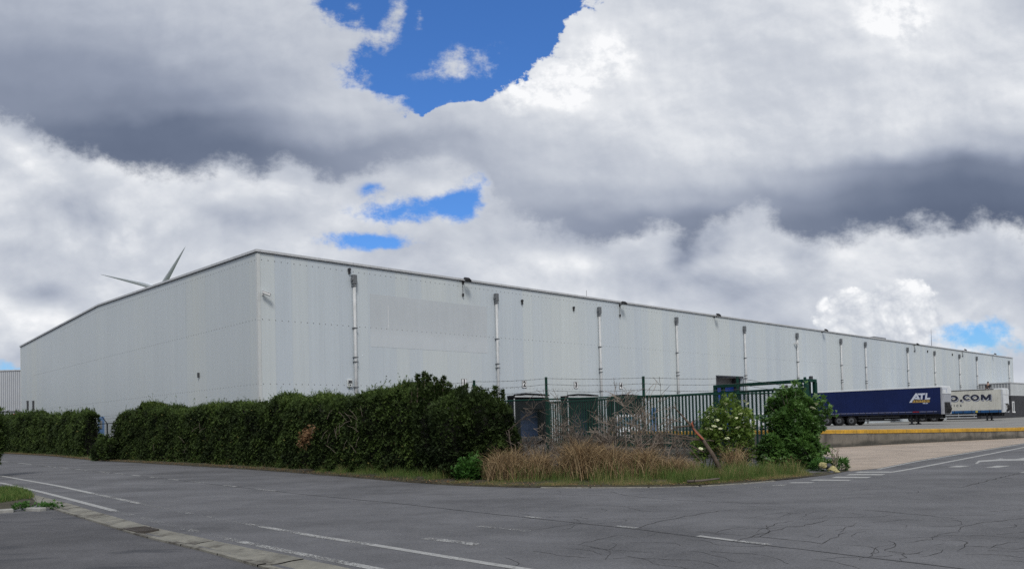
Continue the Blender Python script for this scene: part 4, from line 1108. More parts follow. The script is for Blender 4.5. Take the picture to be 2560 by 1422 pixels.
# big yew at the end of the hedge with its upright leaders
def B(px, py, d, rx, ry, rz, zc=None):
    p = D(px, py, d); return (p.x, d, p.z if zc is None else zc, rx, ry, rz)
yb = [B(1140,1100,22.9,.80,.8,1.28,1.22), B(1205,1085,22.6,.62,.7,1.05,1.45), B(1250,1060,22.9,.42,.5,.75,1.55), B(1085,1075,23.6,.55,.6,1.2,1.5), B(1230,1140,22.3,.55,.5,.75,.75), B(1165,1020,23.1,.55,.6,.6,2.0), B(1275,1110,22.8,.30,.4,.65,.9)]
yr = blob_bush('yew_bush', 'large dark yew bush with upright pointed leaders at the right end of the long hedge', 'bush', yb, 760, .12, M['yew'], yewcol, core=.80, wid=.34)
yoff = np.array([yr.location.x, yr.location.y, 0]); parts = []
for px, py, py0, r in ((1045,938,1005,.11),(1062,932,1000,.15),(1073,940,1000,.12),(1088,946,1000,.14),(1108,944,1000,.15),(1098,955,1000,.12),(1124,958,1000,.12),(1030,975,1005,.09),(1150,972,1010,.12),(1165,962,1010,.08),(1238,968,1030,.10),(1225,985,1030,.09),(1256,976,1030,.09),(1208,978,1030,.09),(1190,972,1010,.07)):
    d = 23.4 if px < 1200 else 22.9; a, b = D(px-2,py0,d), D(px,py,d); n = int(520*(b-a).length*r*3+30); k = rs.rand(n)
    lean = np.array(b-a); P = np.array(a)+lean*k[:,None]; u = norm(np.stack([rs.normal(0,1,n),rs.normal(0,1,n),np.zeros(n)],1)); P = P+u*(r*(1-k*.8)*rs.rand(n)**.5)[:,None]
    A = u*.9+np.array([0,0,1.0])+rs.normal(0,.3,(n,3)); parts.append(sprigs(P-yoff,A,.12*rs.uniform(.6,1.3,n),np.clip(.15+.5*rs.rand(n)**1.5,0,1),.3))
    ld = MBw(yr); ld.tube([a,b],[.02,.006],5); ld.build('leader_stem', M['bark'], yr)
V, Q, rv = merge(parts); np_mesh('leader_shoots', V, Q, M['yew'], yr, rv)
# bush in the gap, and the one peeping in at the left edge
gp = [B(264,1120,44.6,.42,.45,.62,.72), B(258,1105,45,.28,.3,.4,1.05), B(280,1125,44.2,.3,.4,.55,.7), B(247,1130,45.4,.35,.4,.5,.5)]
blob_bush('yew_bush', 'small low yew bush filling the gap between the two hedges', 'bush', gp, 420, .15, M['yew'], yewcol, core=.7, wid=.34)
le = [B(-22,1075,31,.55,.6,.75), B(-26,1110,31,.5,.5,.7), B(-14,1112,31,.25,.3,.35),B(-12,1062,31,.28,.3,.3), B(-45,1125,31,.55,.6,.6,.75), B(-50,1150,31,.5,.5,.45,.35)]
blob_bush('conifer_bush', 'blue green conifer branches reaching in at the left edge of the road', 'bush', le, 240, .19, M['yew'], lambda P,u,n: np.clip(.25+.4*rs.rand(n),0,1), core=.6, wid=.3)
# pale twigs and a rusty dead patch in the long hedge
for k in range(26):
    tw = MBw(hd)
    px, py = rnd.uniform(830,900) if k < 14 else rnd.uniform(330,1050), rnd.uniform(1040,1135); p = D(px,py,25.5 if px > 800 else 25.5+(800-px)*.033)
    a = rnd.uniform(-1,1); q = p+Vector((math.sin(a)*.45,-.12,math.cos(a)*.35)); tw.tube([p,p.lerp(q,.5)+Vector((0,-.05,.04)),q],[.008,.006,.003],4); tw.build('bare_twig', M['twig'], hd)
c0 = D(766,1092,27.2); n = 420; P = np.array(c0)+rs.normal(0,1,(n,3))*np.array([.10,.10,.17])+np.array([0,-.05,0]); P[:,0] += (P[:,2]-c0.z)*.5
V, Q, rv = sprigs(P-np.array(hd.location), rs.normal(0,1,(n,3)), .12*rs.uniform(.5,1.2,n), rs.rand(n)); np_mesh('dead_patch', V, Q, M['rustleaf'], hd, rv)
for (px,py,d,sx,sz,n) in ((1,1,1,1,1,0),):
    pass
# green weed clump in the gap and the fresh green bush in front of the big yew
FR = [(.03,.08,.016),(.045,.12,.022),(.065,.16,.03),(.10,.21,.05)]
M['fresh'] = leafmat('fresh_green_leaves', FR, .5, .3)
gl = lambda P,u,n: np.clip(.1+.6*rs.rand(n)+.3*u[:,2],0,1)
g0 = G(258,1151); blob_bush('green_weeds', 'bright green weeds at the foot of the gap bush between the hedges', 'weeds', [(g0.x,g0.y+.3,.12,.75,.35,.32),(g0.x-.6,g0.y+.7,.1,.5,.35,.25)], 260, .13, M['fresh'], gl, wid=.5)
g0 = G(1178,1208); blob_bush('green_bush', 'small bright green leafy bush in front of the large yew', 'bush', [(g0.x,g0.y+.35,.33,.34,.3,.38),(g0.x-.25,g0.y+.4,.22,.25,.22,.25),(g0.x+.2,g0.y+.3,.2,.25,.22,.24)], 520, .10, M['fresh'], gl, wid=.5)

# ------------------------------------------------------------------ elder bushes
EL = [(.026,.060,.015),(.050,.11,.025),(.080,.165,.035),(.12,.23,.05),(.17,.30,.07)]
M['elder'] = leafmat('elder_leaves', EL, .45, .3, .45)
M['elderpale'] = leafmat('elder_leaves_pale', [(.055,.10,.018),(.095,.16,.028),(.145,.225,.042),(.20,.29,.06),(.27,.34,.09)], .5, .35, .4)
M['flower'] = pm('elder_flower', (.66,.68,.42), .8, .15, 30)
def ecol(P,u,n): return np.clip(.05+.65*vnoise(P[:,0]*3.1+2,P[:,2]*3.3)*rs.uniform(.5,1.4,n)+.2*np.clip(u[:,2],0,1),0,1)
def flowers(root, heads):
    for px, py, d, r in heads:
        p = loc_of(root, D(px,py,d)); m = MB(); r = r*.66
        for k in range(60):
            a = rnd.uniform(0,6.28); q = math.sqrt(rnd.random())*r; x, y = q*math.cos(a), q*math.sin(a)
            z_ = -.25*q*q/r; w_ = .012; m.add([(x-w_,y-w_,z_+.006),(x+w_,y-w_,z_),(x+w_,y+w_,z_+.008),(x-w_,y+w_,z_+.012)],[(0,1,2,3)])
            if k % 9 == 0: m.bar((0,0,-.06),(x,y,z_),.004)
        o = m.build('flower_head', M['flower'], root, fixn=False); o.location = p; o.rotation_euler = (rnd.uniform(.15,.5),rnd.uniform(-.35,.35),rnd.uniform(0,6))
er = [B(1985,1110,24.4,.48,.6,.7,.8), B(1955,1080,24.6,.36,.45,.5,1.25), B(2015,1075,24.5,.36,.45,.55,1.2), B(1985,1040,24.8,.40,.45,.5,1.65), B(1930,1130,24.1,.38,.4,.5,.6), B(2025,1135,24.1,.30,.35,.5,.6),
      B(1975,1000,25.1,.24,.3,.34,2.12), B(1940,1020,25.1,.24,.3,.3,1.9), B(2018,1025,24.9,.26,.3,.34,1.85), B(2036,1065,24.6,.2,.25,.3,1.35), B(1958,985,25.3,.16,.2,.2,2.25), B(1995,985,25.2,.14,.2,.16,2.28), B(2000,1150,23.9,.5,.4,.4,.45)]
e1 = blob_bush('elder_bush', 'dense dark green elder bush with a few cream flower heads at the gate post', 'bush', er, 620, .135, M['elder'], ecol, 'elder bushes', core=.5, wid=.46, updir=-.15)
flowers(e1, [(2033,1018,24.1,.14),(2041,1008,24.2,.10),(2048,1091,24.1,.11)])
m = MBw(e1)
for px, py in ((1965,985),(1990,965),(1925,1015),(2060,1022),(2060,1120),(2045,1000),(1905,1045),(2068,1030),(1950,975)):
    b = D(1985,1120,24.6); t = D(px,py,24.7); m.tube([b,b.lerp(t,.5)+Vector((0,0,.25)),t],[.02,.012,.005],5)
for k in range(5): m.tube([G(1960+k*16,1180)+Vector((0,2.0,0)),D(1950+k*20,1080,24.6)],[.03,.018],6)
m.build('branches', M['twigdark'], e1)
parts = []
for px, py in ((2062,1022),(2068,1034),(2060,1122),(2056,1128),(1950,975),(1990,962),(1905,1045),(2050,1000)):
    c = np.array(D(px,py,24.6)); n = 46; P = c+rs.normal(0,1,(n,3))*np.array([.12,.12,.08]); parts.append(sprigs(P-np.array(e1.location),rs.normal(0,1,(n,3))+np.array([.3,0,-.3]),.15*rs.uniform(.6,1.2,n),np.clip(.3+.6*rs.rand(n),0,1),.5))
V, Q, rv = merge(parts); np_mesh('outer_sprays', V, Q, M['elder'], e1, rv)
el = [B(1820,1080,24.2,.62,.6,.85,1.15), B(1790,1055,24.4,.40,.5,.5,1.45), B(1855,1050,24.4,.36,.5,.5,1.45), B(1822,1020,24.6,.30,.4,.42,1.95), B(1855,1110,24.1,.40,.5,.7,.8), B(1770,1100,24.1,.32,.4,.5,.95), B(1750,1125,24.0,.22,.3,.35,.65)]
e2 = blob_bush('elder_bush', 'looser yellow green elder bush dotted with many cream flower heads behind the broken trunk', 'bush', el, 260, .115, M['elderpale'], ecol, 'elder bushes', core=None, wid=.45, updir=.1)
flowers(e2, [(1791,1021,23.9,.10),(1816,1026,23.8,.14),(1826,1040,23.8,.13),(1851,1033,23.9,.10),(1769,1041,23.9,.09),(1792,1049,23.8,.11),(1840,1044,23.9,.08),(1767,1069,23.7,.10),(1786,1064,23.7,.12),(1802,1070,23.7,.12),(1844,1067,23.7,.12),(1752,1120,23.5,.10),(1818,1094,23.6,.10),(1862,1001,24.2,.12),(1868,1008,24.2,.09),(1815,1007,24.1,.10),(1862,1063,23.8,.10),(1884,1066,24.0,.10),(1778,1072,23.7,.07)])
m = MBw(e2)
for k in range(9):
    b = G(1790+k*9,1182)+Vector((0,1.7,0)); t = D(1765+k*14,1010+abs(k-4)*14,24.3); m.tube([b,b.lerp(t,.5)+Vector((rnd.uniform(-.1,.1),0,0)),t],[.018,.012,.005],5)
m.build('stems', M['twigdark'], e2)

# ------------------------------------------------------------------ dead shrubs, broken trunk, straw, grass
def dead_shrub(label, px, py, d, h, n0, spread, seed, mat='twig'):
    r = random.Random(seed); p0 = D(px,py,d); root = thing('dead_shrub', label, 'dead shrub', (p0.x,d,0.06), 0, 'leafless shrubs along the fence'); m = MB()
    def grow(p, dr, L, rad, lev):
        pts = [p]; rr = [rad]; q = p; dv = dr.normalized(); ns = 4
        for k in range(ns):
            dv = (dv+Vector((r.gauss(0,.16),r.gauss(0,.12),r.gauss(.02,.10)))).normalized(); q = q+dv*L/ns; pts.append(q); rr.append(rad*(1-.6*(k+1)/ns))
        m.tube(pts, [max(q_*1.7,.0065) for q_ in rr], 5 if lev == 0 else 3, cap=False)
        if lev < 3:
            for k in range(r.randint(3,6)):
                i = r.randint(1,ns); side = Vector((r.gauss(0,1),r.gauss(0,.6),r.gauss(.15,.5))); grow(pts[i], dv*.75+side.normalized()*.85, L*r.uniform(.38,.7), rr[i]*.72, lev+1)
    for k in range(n0):
        a = r.uniform(-spread,spread); grow(Vector((r.uniform(-.15,.15),r.uniform(-.15,.15),0)), Vector((math.sin(a),r.gauss(0,.15),math.cos(a))), h*r.uniform(.48,.80), .026*r.uniform(.6,1), 0)
    m.build('branches', M[mat], root, fixn=False); return root
dead_shrub('leafless brown shrub right beside the large yew bush', 1300,1190,22.6,1.75,4,.30,1,'twigdark')
dead_shrub('thin leafless shrub in front of the fence post between docks two and three', 1352,1190,22.5,1.4,4,.6,2)
dead_shrub('dense tangle of bare twigs in front of dock three', 1455,1190,22.6,1.9,6,.6,3,'twigdark')
dead_shrub('bare pale shrub in front of the white van', 1545,1190,22.4,1.7,5,.65,4)
dead_shrub('tall pale leafless shrub leaning by the fence post in front of dock four', 1606,1190,22.2,2.05,5,.34,5)
dead_shrub('slender grey leafless shrub between the dark tangle and the straw mound, before dock two', 1400,1190,22.9,1.7,4,.5,8)
dead_shrub('small brown leafless shrub behind the straw left of the tall pale shrub', 1500,1190,22.9,1.5,4,.7,9,'twigdark')
dead_shrub('low spreading bare twigs left of the broken trunk', 1668,1190,22.3,1.15,6,1.15,6)
def logs(name, label, cat, lines, mat, extra=None):
    p0 = lines[0][0]; root = thing(name, label, cat, (p0.x,p0.y,0), 0); m = MBw(root)
    for pts, r0, r1 in ((l[:-2],l[-2],l[-1]) for l in lines):
        n = len(pts); m.tube(list(pts),[r0+(r1-r0)*i/(n-1) for i in range(n)],8)
    m.build('trunk', M[mat], root, smooth=True); return root
M['torn'] = pm('torn_red_wood', (.30,.085,.045), .85, .35, 9)
bt = logs('broken_trunk', 'broken leaning trunk with bare branches and torn reddish wood in front of the elder', 'tree trunk',
     [(D(1806,1186,21.6),D(1783,1138,21.7),D(1757,1098,21.9),D(1728,1064,22.1),D(1705,1038,22.3),D(1684,1016,22.5),.072,.014),
      (D(1728,1064,22.1),D(1700,1066,22.3),D(1668,1066,22.4),.03,.008),(D(1757,1100,21.9),D(1700,1088,22.1),D(1640,1080,22.2),.028,.008),(D(1757,1100,21.9),D(1690,1095,22.1),D(1622,1083,22.2),.02,.006),
      (D(1705,1038,22.3),D(1690,1022,22.4),D(1686,1004,22.5),.02,.006),(D(1757,1102,21.9),D(1775,1100,21.8),D(1785,1102,21.7),.02,.01),(D(1728,1064,22.1),D(1738,1050,22.0),D(1750,1042,22.0),.015,.004),
      (D(1705,1055,22.2),D(1680,1050,22.3),D(1650,1040,22.4),.014,.004),(D(1760,1130,21.9),D(1720,1110,22.1),D(1686,1068,22.3),D(1655,1030,22.4),.022,.006),(D(1752,1152,21.8),D(1715,1112,22),D(1696,1090,22.2),.02,.008)], 'bark')
m = MBw(bt)
for pts in ([D(1733,1066,22.0),D(1729,1058,22.0),D(1732,1052,22.0)],[D(1758,1098,21.82),D(1742,1082,21.9),D(1731,1068,22.0)]): m.tube(pts,[.024,.027,.008],6)
m.build('torn_wood', M['torn'], bt)
logs('fallen_branch', 'fallen dead branch lying on the straw in front of the broken trunk', 'branch', [(G(1718,1203,.12),G(1752,1201,.14),G(1798,1195.5,.16),.035,.02),(G(1735,1203,.12),G(1740,1190,.3),.012,.005)], 'twigdark')
logs('fallen_branch', 'long pale fallen branch lying behind the straw, left of the broken trunk', 'branch', [(D(1600,1112,23.2),D(1660,1107,23.2),D(1690,1107,23.2),.03,.02)], 'twig')
for (a,b,lab) in (((1862,1113),(1925,1117),'short dead branch lying across the fence foot between the two elder bushes'),):
    logs('fallen_branch', lab, 'branch', [(D(a[0],a[1],24.6),D((a[0]+b[0])/2,a[1]+1,24.6),D(b[0],b[1],24.7),.03,.018)], 'twig')

STRAW = [(.055,.040,.024),(.125,.085,.046),(.23,.152,.080),(.35,.24,.125),(.52,.395,.225),(.18,.12,.065)]
M['straw'] = leafmat('dry_straw', STRAW, .85, .15, .2)
def strands(C, n, h, spread, lean, width, segs=4, droop=.6, up=1.0):
    "bent narrow blades; C = base points (n,3)"
    th = rs.uniform(0,6.283,n); L = h*rs.uniform(.5,1.1,n); D0 = np.stack([np.cos(th)*spread*rs.rand(n)+lean[0],np.sin(th)*spread*rs.rand(n)+lean[1],np.full(n,up)],1); D0 = norm(D0)
    S_ = norm(np.cross(D0,rs.normal(0,1,(n,3)))); pts = [C]; d = D0.copy(); out = np.stack([np.cos(th),np.sin(th),np.zeros(n)],1)
    for k in range(segs):
        d = norm(d+(out*.5+np.array([0,0,-1.0]))*(droop*rs.uniform(.2,1,(n,1)))*(k+.3)/segs); pts.append(pts[-1]+d*(L/segs)[:,None])
    V = []
    for k, p in enumerate(pts):
        w = (width*(1-.8*k/segs))*.5; V += [p-S_*w, p+S_*w]
    V = np.stack(V,1); m_ = V.shape[1]; base = np.arange(n)[:,None]*m_
    Q = np.concatenate([np.stack([base[:,0]+2*k,base[:,0]+2*k+1,base[:,0]+2*k+3,base[:,0]+2*k+2],1) for k in range(segs)])
    V = V.reshape(-1,3); V[:,2] = np.maximum(V[:,2],.02); return V, Q
def straw_clump(label, px, d, w, h, n, lean=(0,0)):
    p = D(px,1200,d); c = np.array([p.x,d,0]); root = thing('dry_grass_clump', label, 'dry grass', (p.x,d,0), 0, 'straw coloured grass clumps'); C = np.stack([rs.normal(0,w*.42,n),rs.normal(0,.28,n),rs.uniform(.05,.15,n)],1); C[:,0] = np.clip(C[:,0],-w,w)
    hh = h*(1-.45*(np.abs(C[:,0])/w)**2)
    up = rs.rand(n) < .55; parts_ = []
    for mk, spr, drp in ((up,.36,.8),(~up,1.15,1.7)):
        c_, h_ = C[mk].copy(), hh[mk]; m_ = len(c_)
        if drp > 1: c_[:,2] += rs.uniform(0,.45,m_)*h_
        V1, Q1 = strands(c_,m_,1.0,spr,lean,.014,4,drp); k = len(V1)//m_; hv = h_*(1 if drp < 1 else .8)
        V1 = ((V1.reshape(m_,k,3)-c_[:,None,:])*hv[:,None,None]+c_[:,None,:]).reshape(-1,3); V1[:,2] = np.maximum(V1[:,2],.03); parts_.append((V1,Q1,np.tile(rs.rand(m_),4)))
    V1, Q1, r1 = merge(parts_); return np_mesh('blades', V1, Q1, M['straw'], root, r1) and root
straw_clump('pale dry grass clump beside the yew, leftmost of the straw mounds', 1268,21.3,.66,.98,2300)
straw_clump('short dry grass in front of the first dead shrub, bent to the right', 1335,21.4,.55,.90,1700,(.25,0))
straw_clump('tallest golden dry grass mound in front of dock three', 1455,21.1,.66,1.18,3000)
straw_clump('golden dry grass mound in front of the white van', 1530,21.0,.5,1.02,2000)
straw_clump('brown dry grass tangle at the foot of the tall pale shrub', 1608,21.1,.6,.95,2000)
straw_clump('low dull straw left of the broken trunk', 1690,21.2,.75,.62,2000)
straw_clump('upright dry stalks right of the broken trunk under the flowering elder', 1838,22.0,.35,.95,420)
straw_clump('flat cut straw around the foot of the broken trunk', 1800,20.4,.75,.22,1300)
GR = [(.035,.080,.014),(.06,.125,.022),(.095,.165,.035),(.16,.20,.055),(.28,.23,.10),(.38,.29,.15)]
M['grass'] = leafmat('verge_grass', GR, .7, .25, .25)
edge = np.array([[p.x,p.y] for p in VFw]); 
def grass_along(i0, i1, n, w0, w1, h, colr, wd=.012, spread=.35, lo=.35):
    k = rs.uniform(i0,i1-1,n); i = k.astype(int); f = (k-i)[:,None]; p = edge[i]*(1-f)+edge[i+1]*f; d = norm(edge[i+1]-edge[i]); nn = np.stack([-d[:,1],d[:,0]],1)
    o = rs.uniform(w0,w1,(n,1)); p = p+nn*o; tuft = vnoise(p[:,0]*2.2,p[:,1]*2.2+k*.03); keep = tuft > .28; p, tuft, o = p[keep], tuft[keep], o[keep]; n = len(p)
    C = np.stack([p[:,0],p[:,1],np.full(n,.05)],1); V, Q = strands(C,n,1.0,spread,(0,0),wd,3,.5); kk = len(V)//n; hh = h*(.3+1.0*tuft)*rs.uniform(.5,1.2,n)*np.clip(lo+o[:,0]*1.3,.3,1)
    V = ((V.reshape(n,kk,3)-C[:,None,:])*np.stack([hh,hh,hh],1)[:,None,:]+C[:,None,:]).reshape(-1,3); V[:,2] = np.maximum(V[:,2],.03)
    V = V.reshape(n,kk,3); wfix = 1
    return V.reshape(-1,3), Q, np.tile(np.clip(colr[0]+(colr[1]-colr[0])*rs.rand(n)*(.4+tuft),0,1),3)
iA, iB, iC, iD = verge_at(780), verge_at(1080), verge_at(1830), verge_at(2075)
parts = [grass_along(2, iB, 9000, -.06, .35, .13, (.35,1.0), .022, .5, .95), grass_along(iB, iD, 26000, -.07, .50, .12, (.5,1.0), .017, .7, .95), grass_along(2, iA, 12000, .0, 1.3, .28, (.1,.9), .035), grass_along(iA, iB, 12000, .0, 1.2, .36, (.0,.8), .022), grass_along(iB, iC, 16000, -.02, 1.2, .17, (.2,1.0), .018), grass_along(iC-3, iD, 20000, .05, 2.8, .38, (.0,.8), .02), grass_along(iB-2, iC, 12000, 1.2, 3.6, .45, (.1,.9), .02), grass_along(iB+2, iC, 900, .5, 1.6, .6, (.0,.75), .02, .3, .8), grass_along(iD-1, len(VFw)-3, 700, .0, .5, .12, (.05,.6), .02)]
V, Q, rv = merge(parts); o = np_mesh('verge_grass', V, Q, M['grass'], None, rv); tag(o, 'rough green and yellow grass along the edge of the verge', None, None, 'stuff')
# dead leaves and needles littering the verge lip
n = 14000; k = rs.uniform(2,len(VFw)-6,n); i = k.astype(int); f = (k-i)[:,None]; p = edge[i]*(1-f)+edge[i+1]*f; d = norm(edge[i+1]-edge[i]); nn = np.stack([-d[:,1],d[:,0]],1); p = p+nn*rs.gamma(1.6,.22,(n,1))-nn*.10
P = np.stack([p[:,0],p[:,1],np.full(n,.05)+rs.rand(n)*.05],1); A = rs.normal(0,1,(n,3)); A[:,2] *= .15
V, Q, rv = sprigs(P, A, .05*rs.uniform(.4,1.3,n), rs.rand(n), .5, False); o = np_mesh('leaf_litter', V, Q, M['rustleaf'], None, rv); tag(o, 'rusty brown leaf litter along the verge edge', None, None, 'stuff')
# grass corner bottom left
pc = G(20,1245); n = 26000; C = np.stack([rs.uniform(-3.6,1.2,n)+pc.x,rs.uniform(-2.6,2.6,n)+pc.y,np.full(n,.06)],1)
gcp = [G(*q) for q in GC]
def inside(x, y):
    c = False
    for a, b in zip(gcp, gcp[1:]+gcp[:1]):
        if (a.y > y) != (b.y > y) and x < (b.x-a.x)*(y-a.y)/(b.y-a.y)+a.x: c = not c
    return c
C = C[[inside(x,y) for x, y, _ in C]]; n = len(C); V, Q = strands(C,n,.16,.6,(0,0),.011,3,.6)
o = np_mesh('corner_grass', V, Q, M['grass'], None, np.tile(np.clip(.08+.62*rs.rand(n),0,1),3)); tag(o, 'green grass filling the small corner left of the gutter', None, None, 'stuff')
for (px,py), lab in (((54,1276),'green weed tuft between the two pale kerb stones'),((122,1273.5),'green weed tuft at the tip of the grass corner beside the gutter')):
    g = G(px,py); blob_bush('weed_tuft', lab, 'weeds', [(g.x,g.y,.05,.20,.13,.09)], 900, .07, M['fresh'], gl, 'weed tufts by the gutter', wid=.45)
# rocks and weeds at the right tip of the verge
M['rockyellow'] = pm('yellow_painted_rock', (.40,.35,.16), .85, .45, 9, bmp=.6, grime=.8); M['rockgrey'] = pm('dark_rock', (.05,.052,.06), .9, .4, 9, bmp=.6)
def rock(px, py, d, r, mat, lab, seed):
    bm = bmesh.new(); bmesh.ops.create_icosphere(bm, subdivisions=3, radius=r); q = random.Random(seed)
    for v in bm.verts:
        u = v.co.normalized(); k = 1+.35*(float(vnoise(u.x*1.6+seed,u.y*1.6+u.z*2))-.5)*2+.12*(float(vnoise(u.x*5+seed,u.y*5+u.z*4))-.5); v.co = Vector((round(u.x*3.2)/3.2*.35+u.x*.65,round(u.y*3.2)/3.2*.35+u.y*.65,(round(u.z*3)/3*.35+u.z*.65)*.8))*r*k
    me = bpy.data.meshes.new('rock'); bm.to_mesh(me); bm.free(); me.materials.append(M[mat]); o = link('rock', me); p = D(px,py,d); o.location = p; o.rotation_euler = (0,0,seed); tag(o, lab, 'rock', 'painted rocks at the verge tip'); return o
rock(2058,1163,22.6,.115,'rockyellow','yellow painted rock nearest the gate post',1); rock(2082,1158,22.8,.10,'rockyellow','pale yellow rock beside the tall dry stems',2); rock(2081,1173,22.4,.115,'rockyellow','yellow and cream rock in the middle of the rock group',3); rock(2093,1180,22.1,.09,'rockyellow','small yellow block at the tip of the verge, lowest of the rocks',4)
rock(2071,1164,22.7,.12,'rockgrey','dark grey rock between two yellow rocks',5); rock(2076,1183,22.0,.10,'rockgrey','dark blue grey rock at the road edge below the yellow ones',6)
g = G(2106,1177); blob_bush('weed_tuft', 'spiky green weed right of the painted rocks', 'weeds', [(g.x,g.y+.2,.14,.24,.2,.2),(g.x-.5,g.y+.3,.12,.25,.2,.16)], 420, .16, M['fresh'], gl, 'weeds at the verge tip', wid=.22)
st = thing('dry_weed', 'tall thin dry seed stems above the painted rocks', 'weeds', D(2088,1172,22.6)); m = MB()
for k in range(7):
    x = rnd.uniform(-.12,.14); h = rnd.uniform(.35,.62); m.tube([(x*.4,0,-.1),(x*.8,rnd.uniform(-.05,.05),h*.5),(x,0,h)],[.006,.006,.003],4)
    for j in range(5): z = h*(.55+.09*j); m.bar((x*.9,0,z),(x*.9+rnd.uniform(-.05,.05),rnd.uniform(-.03,.03),z+.05),.012,.006)
m.build('stems', M['twig'], st, fixn=False)
# ------------------------------------------------------------------ green fence, gate
M['green'] = pm('fence_green', (.003,.036,.024), .55, .2, 4, spec=.2); M['wire'] = pm('fence_wire', (.010,.028,.022), .6, .2, 5); M['galv'] = pm('barbed_wire_steel', (.06,.06,.06), .6, .3, 9)
def VX(px, py, d): p = D(px,py,d); return Vector((p.x,p.y,p.z))
FP = [(1000,975,25.6),(1093,960,25.2),(1185,950,25.0),(1365,942,24.8),(1608,940,25.1),(1843,940.5,25.8),(2012,942,26.6)]
fp = [VX(*q) for q in FP]; fp[0].z = fp[1].z = fp[2].z
fn = thing('chain_link_fence', 'dark green chain link fence with three barbed wires on square posts', 'fence', (fp[3].x,fp[3].y,0))
for i, p in enumerate(fp):
    m = MBw(fn); m.box(p.x-.04,p.x+.04,p.y-.03,p.y+.03,0,p.z) if False else None
    l = loc_of(fn,p); m = MB(); m.bbox(l.x-.042,l.x+.042,l.y-.035,l.y+.035,0,p.z,.012); m.build('post', M['green'], fn)
RZ = [2.33,2.33,2.33,2.36,2.40,2.42,2.42]
m = MBw(fn)
for (a, za), (b, zb) in zip(list(zip(fp,RZ))[:-1], list(zip(fp,RZ))[1:]): m.tube([(a.x,a.y-.05,za),(b.x,b.y-.05,zb)],.024,6)
m.build('top_rail', M['green'], fn)
for k in range(3):
    m = MBw(fn)
    for a, b in zip(fp[:-1],fp[1:]):
        za, zb = a.z-.05-.19*k, b.z-.05-.19*k
        if b is fp[-1]: zb -= .32
        pts = []; n = 14
        for i in range(n+1): f = i/n; pts.append(Vector((a.x+(b.x-a.x)*f,a.y+(b.y-a.y)*f-.05,za+(zb-za)*f-.035*math.sin(math.pi*f)*(1+.4*k)+rnd.uniform(-.006,.006))))
        m.tube(pts,.007,4)
        L = (b-a).length; nb = int(L/.14)
        for i in range(nb):
            f = (i+.5)/nb; j = min(int(f*n),n-1); q = pts[j].lerp(pts[j+1],f*n-j); u = Vector((rnd.uniform(-1,1),rnd.uniform(-1,1),rnd.uniform(-1,1))).normalized()*.02; m.bar(q-u,q+u,.005); u = Vector((u.z,u.x,u.y)); m.bar(q-u,q+u,.005)
    m.build('barbed_wire', M['galv'], fn, fixn=False)
m = MBw(fn); PIT = .062
for (a, za), (b, zb) in zip(list(zip(fp,RZ))[1:-1], list(zip(fp,RZ))[2:]):
    L = (Vector((b.x,b.y,0))-Vector((a.x,a.y,0))).length; H = (za+zb)/2-.06; d = Vector((b.x-a.x,b.y-a.y,0))/L; nw = int((L+H)/PIT)
    for sg in (0,1):
        for i in range(nw):
            x0 = i*PIT-H; z0 = .06; x1 = x0+H; z1 = .06+H
            if x0 < 0: z0 += -x0; x0 = 0
            if x1 > L: z1 -= x1-L; x1 = L
            if x1-x0 < .02: continue
            if sg: x0, x1 = L-x0, L-x1
            o = -.05+(.004 if sg else -.004); m.bar((a.x+d.x*x0,a.y+d.y*x0+o,z0),(a.x+d.x*x1,a.y+d.y*x1+o,z1),.0046,.0046)
m.build('chain_link', M['wire'], fn, fixn=False)
# sliding gate leaf, standing open behind the fence
GA, GB = VX(2008,965,28.0), VX(1371,1001,40.0)
gt_ = thing('sliding_gate', 'green steel sliding gate of upright bars standing open behind the fence', 'gate', (GA.x,GA.y,0)); GA0 = Vector((GA.x,GA.y,0)); GB0 = Vector((GB.x,GB.y,0)); gd = (GB0-GA0).normalized(); gL = (GB0-GA0).length; gt_.rotation_euler.z = math.atan2(gd.y,gd.x)
gz = GA.z-.03; gzb = VX(1371,1104,40.0).z
m = MB(); m.bbox(0,gL,-.04,.04,gz-.09,gz,.01); m.bbox(0,gL,-.05,.05,.42,.56,.01); m.bbox(0,.08,-.04,.04,.561,gz-.091,.01); m.bbox(gL-.08,gL,-.04,.04,.561,gz-.091,.01); m.build('frame', M['green'], gt_)
m = MB(); nb = int(gL/.185)
for k in range(1,nb): x = gL*k/nb; m.box(x-.029,x+.029,-.025,.025,.561,gz-.091)
m.build('bars', M['green'], gt_)
bw = thing('gate_beam', 'low dark concrete beam along the ground below the open sliding gate', 'wall', (GA.x,GA.y,0)); bw.rotation_euler.z = gt_.rotation_euler.z
m = MB(); m.bbox(1.2,gL+5.5,-.17,.17,-.05,.36,.03); m.build('beam_body', M['wallconc'], bw)
m = MB(); m.box(1.2,gL+5.4,-.05,.05,.362,.40); m.build('guide_rail', M['galv'], bw)
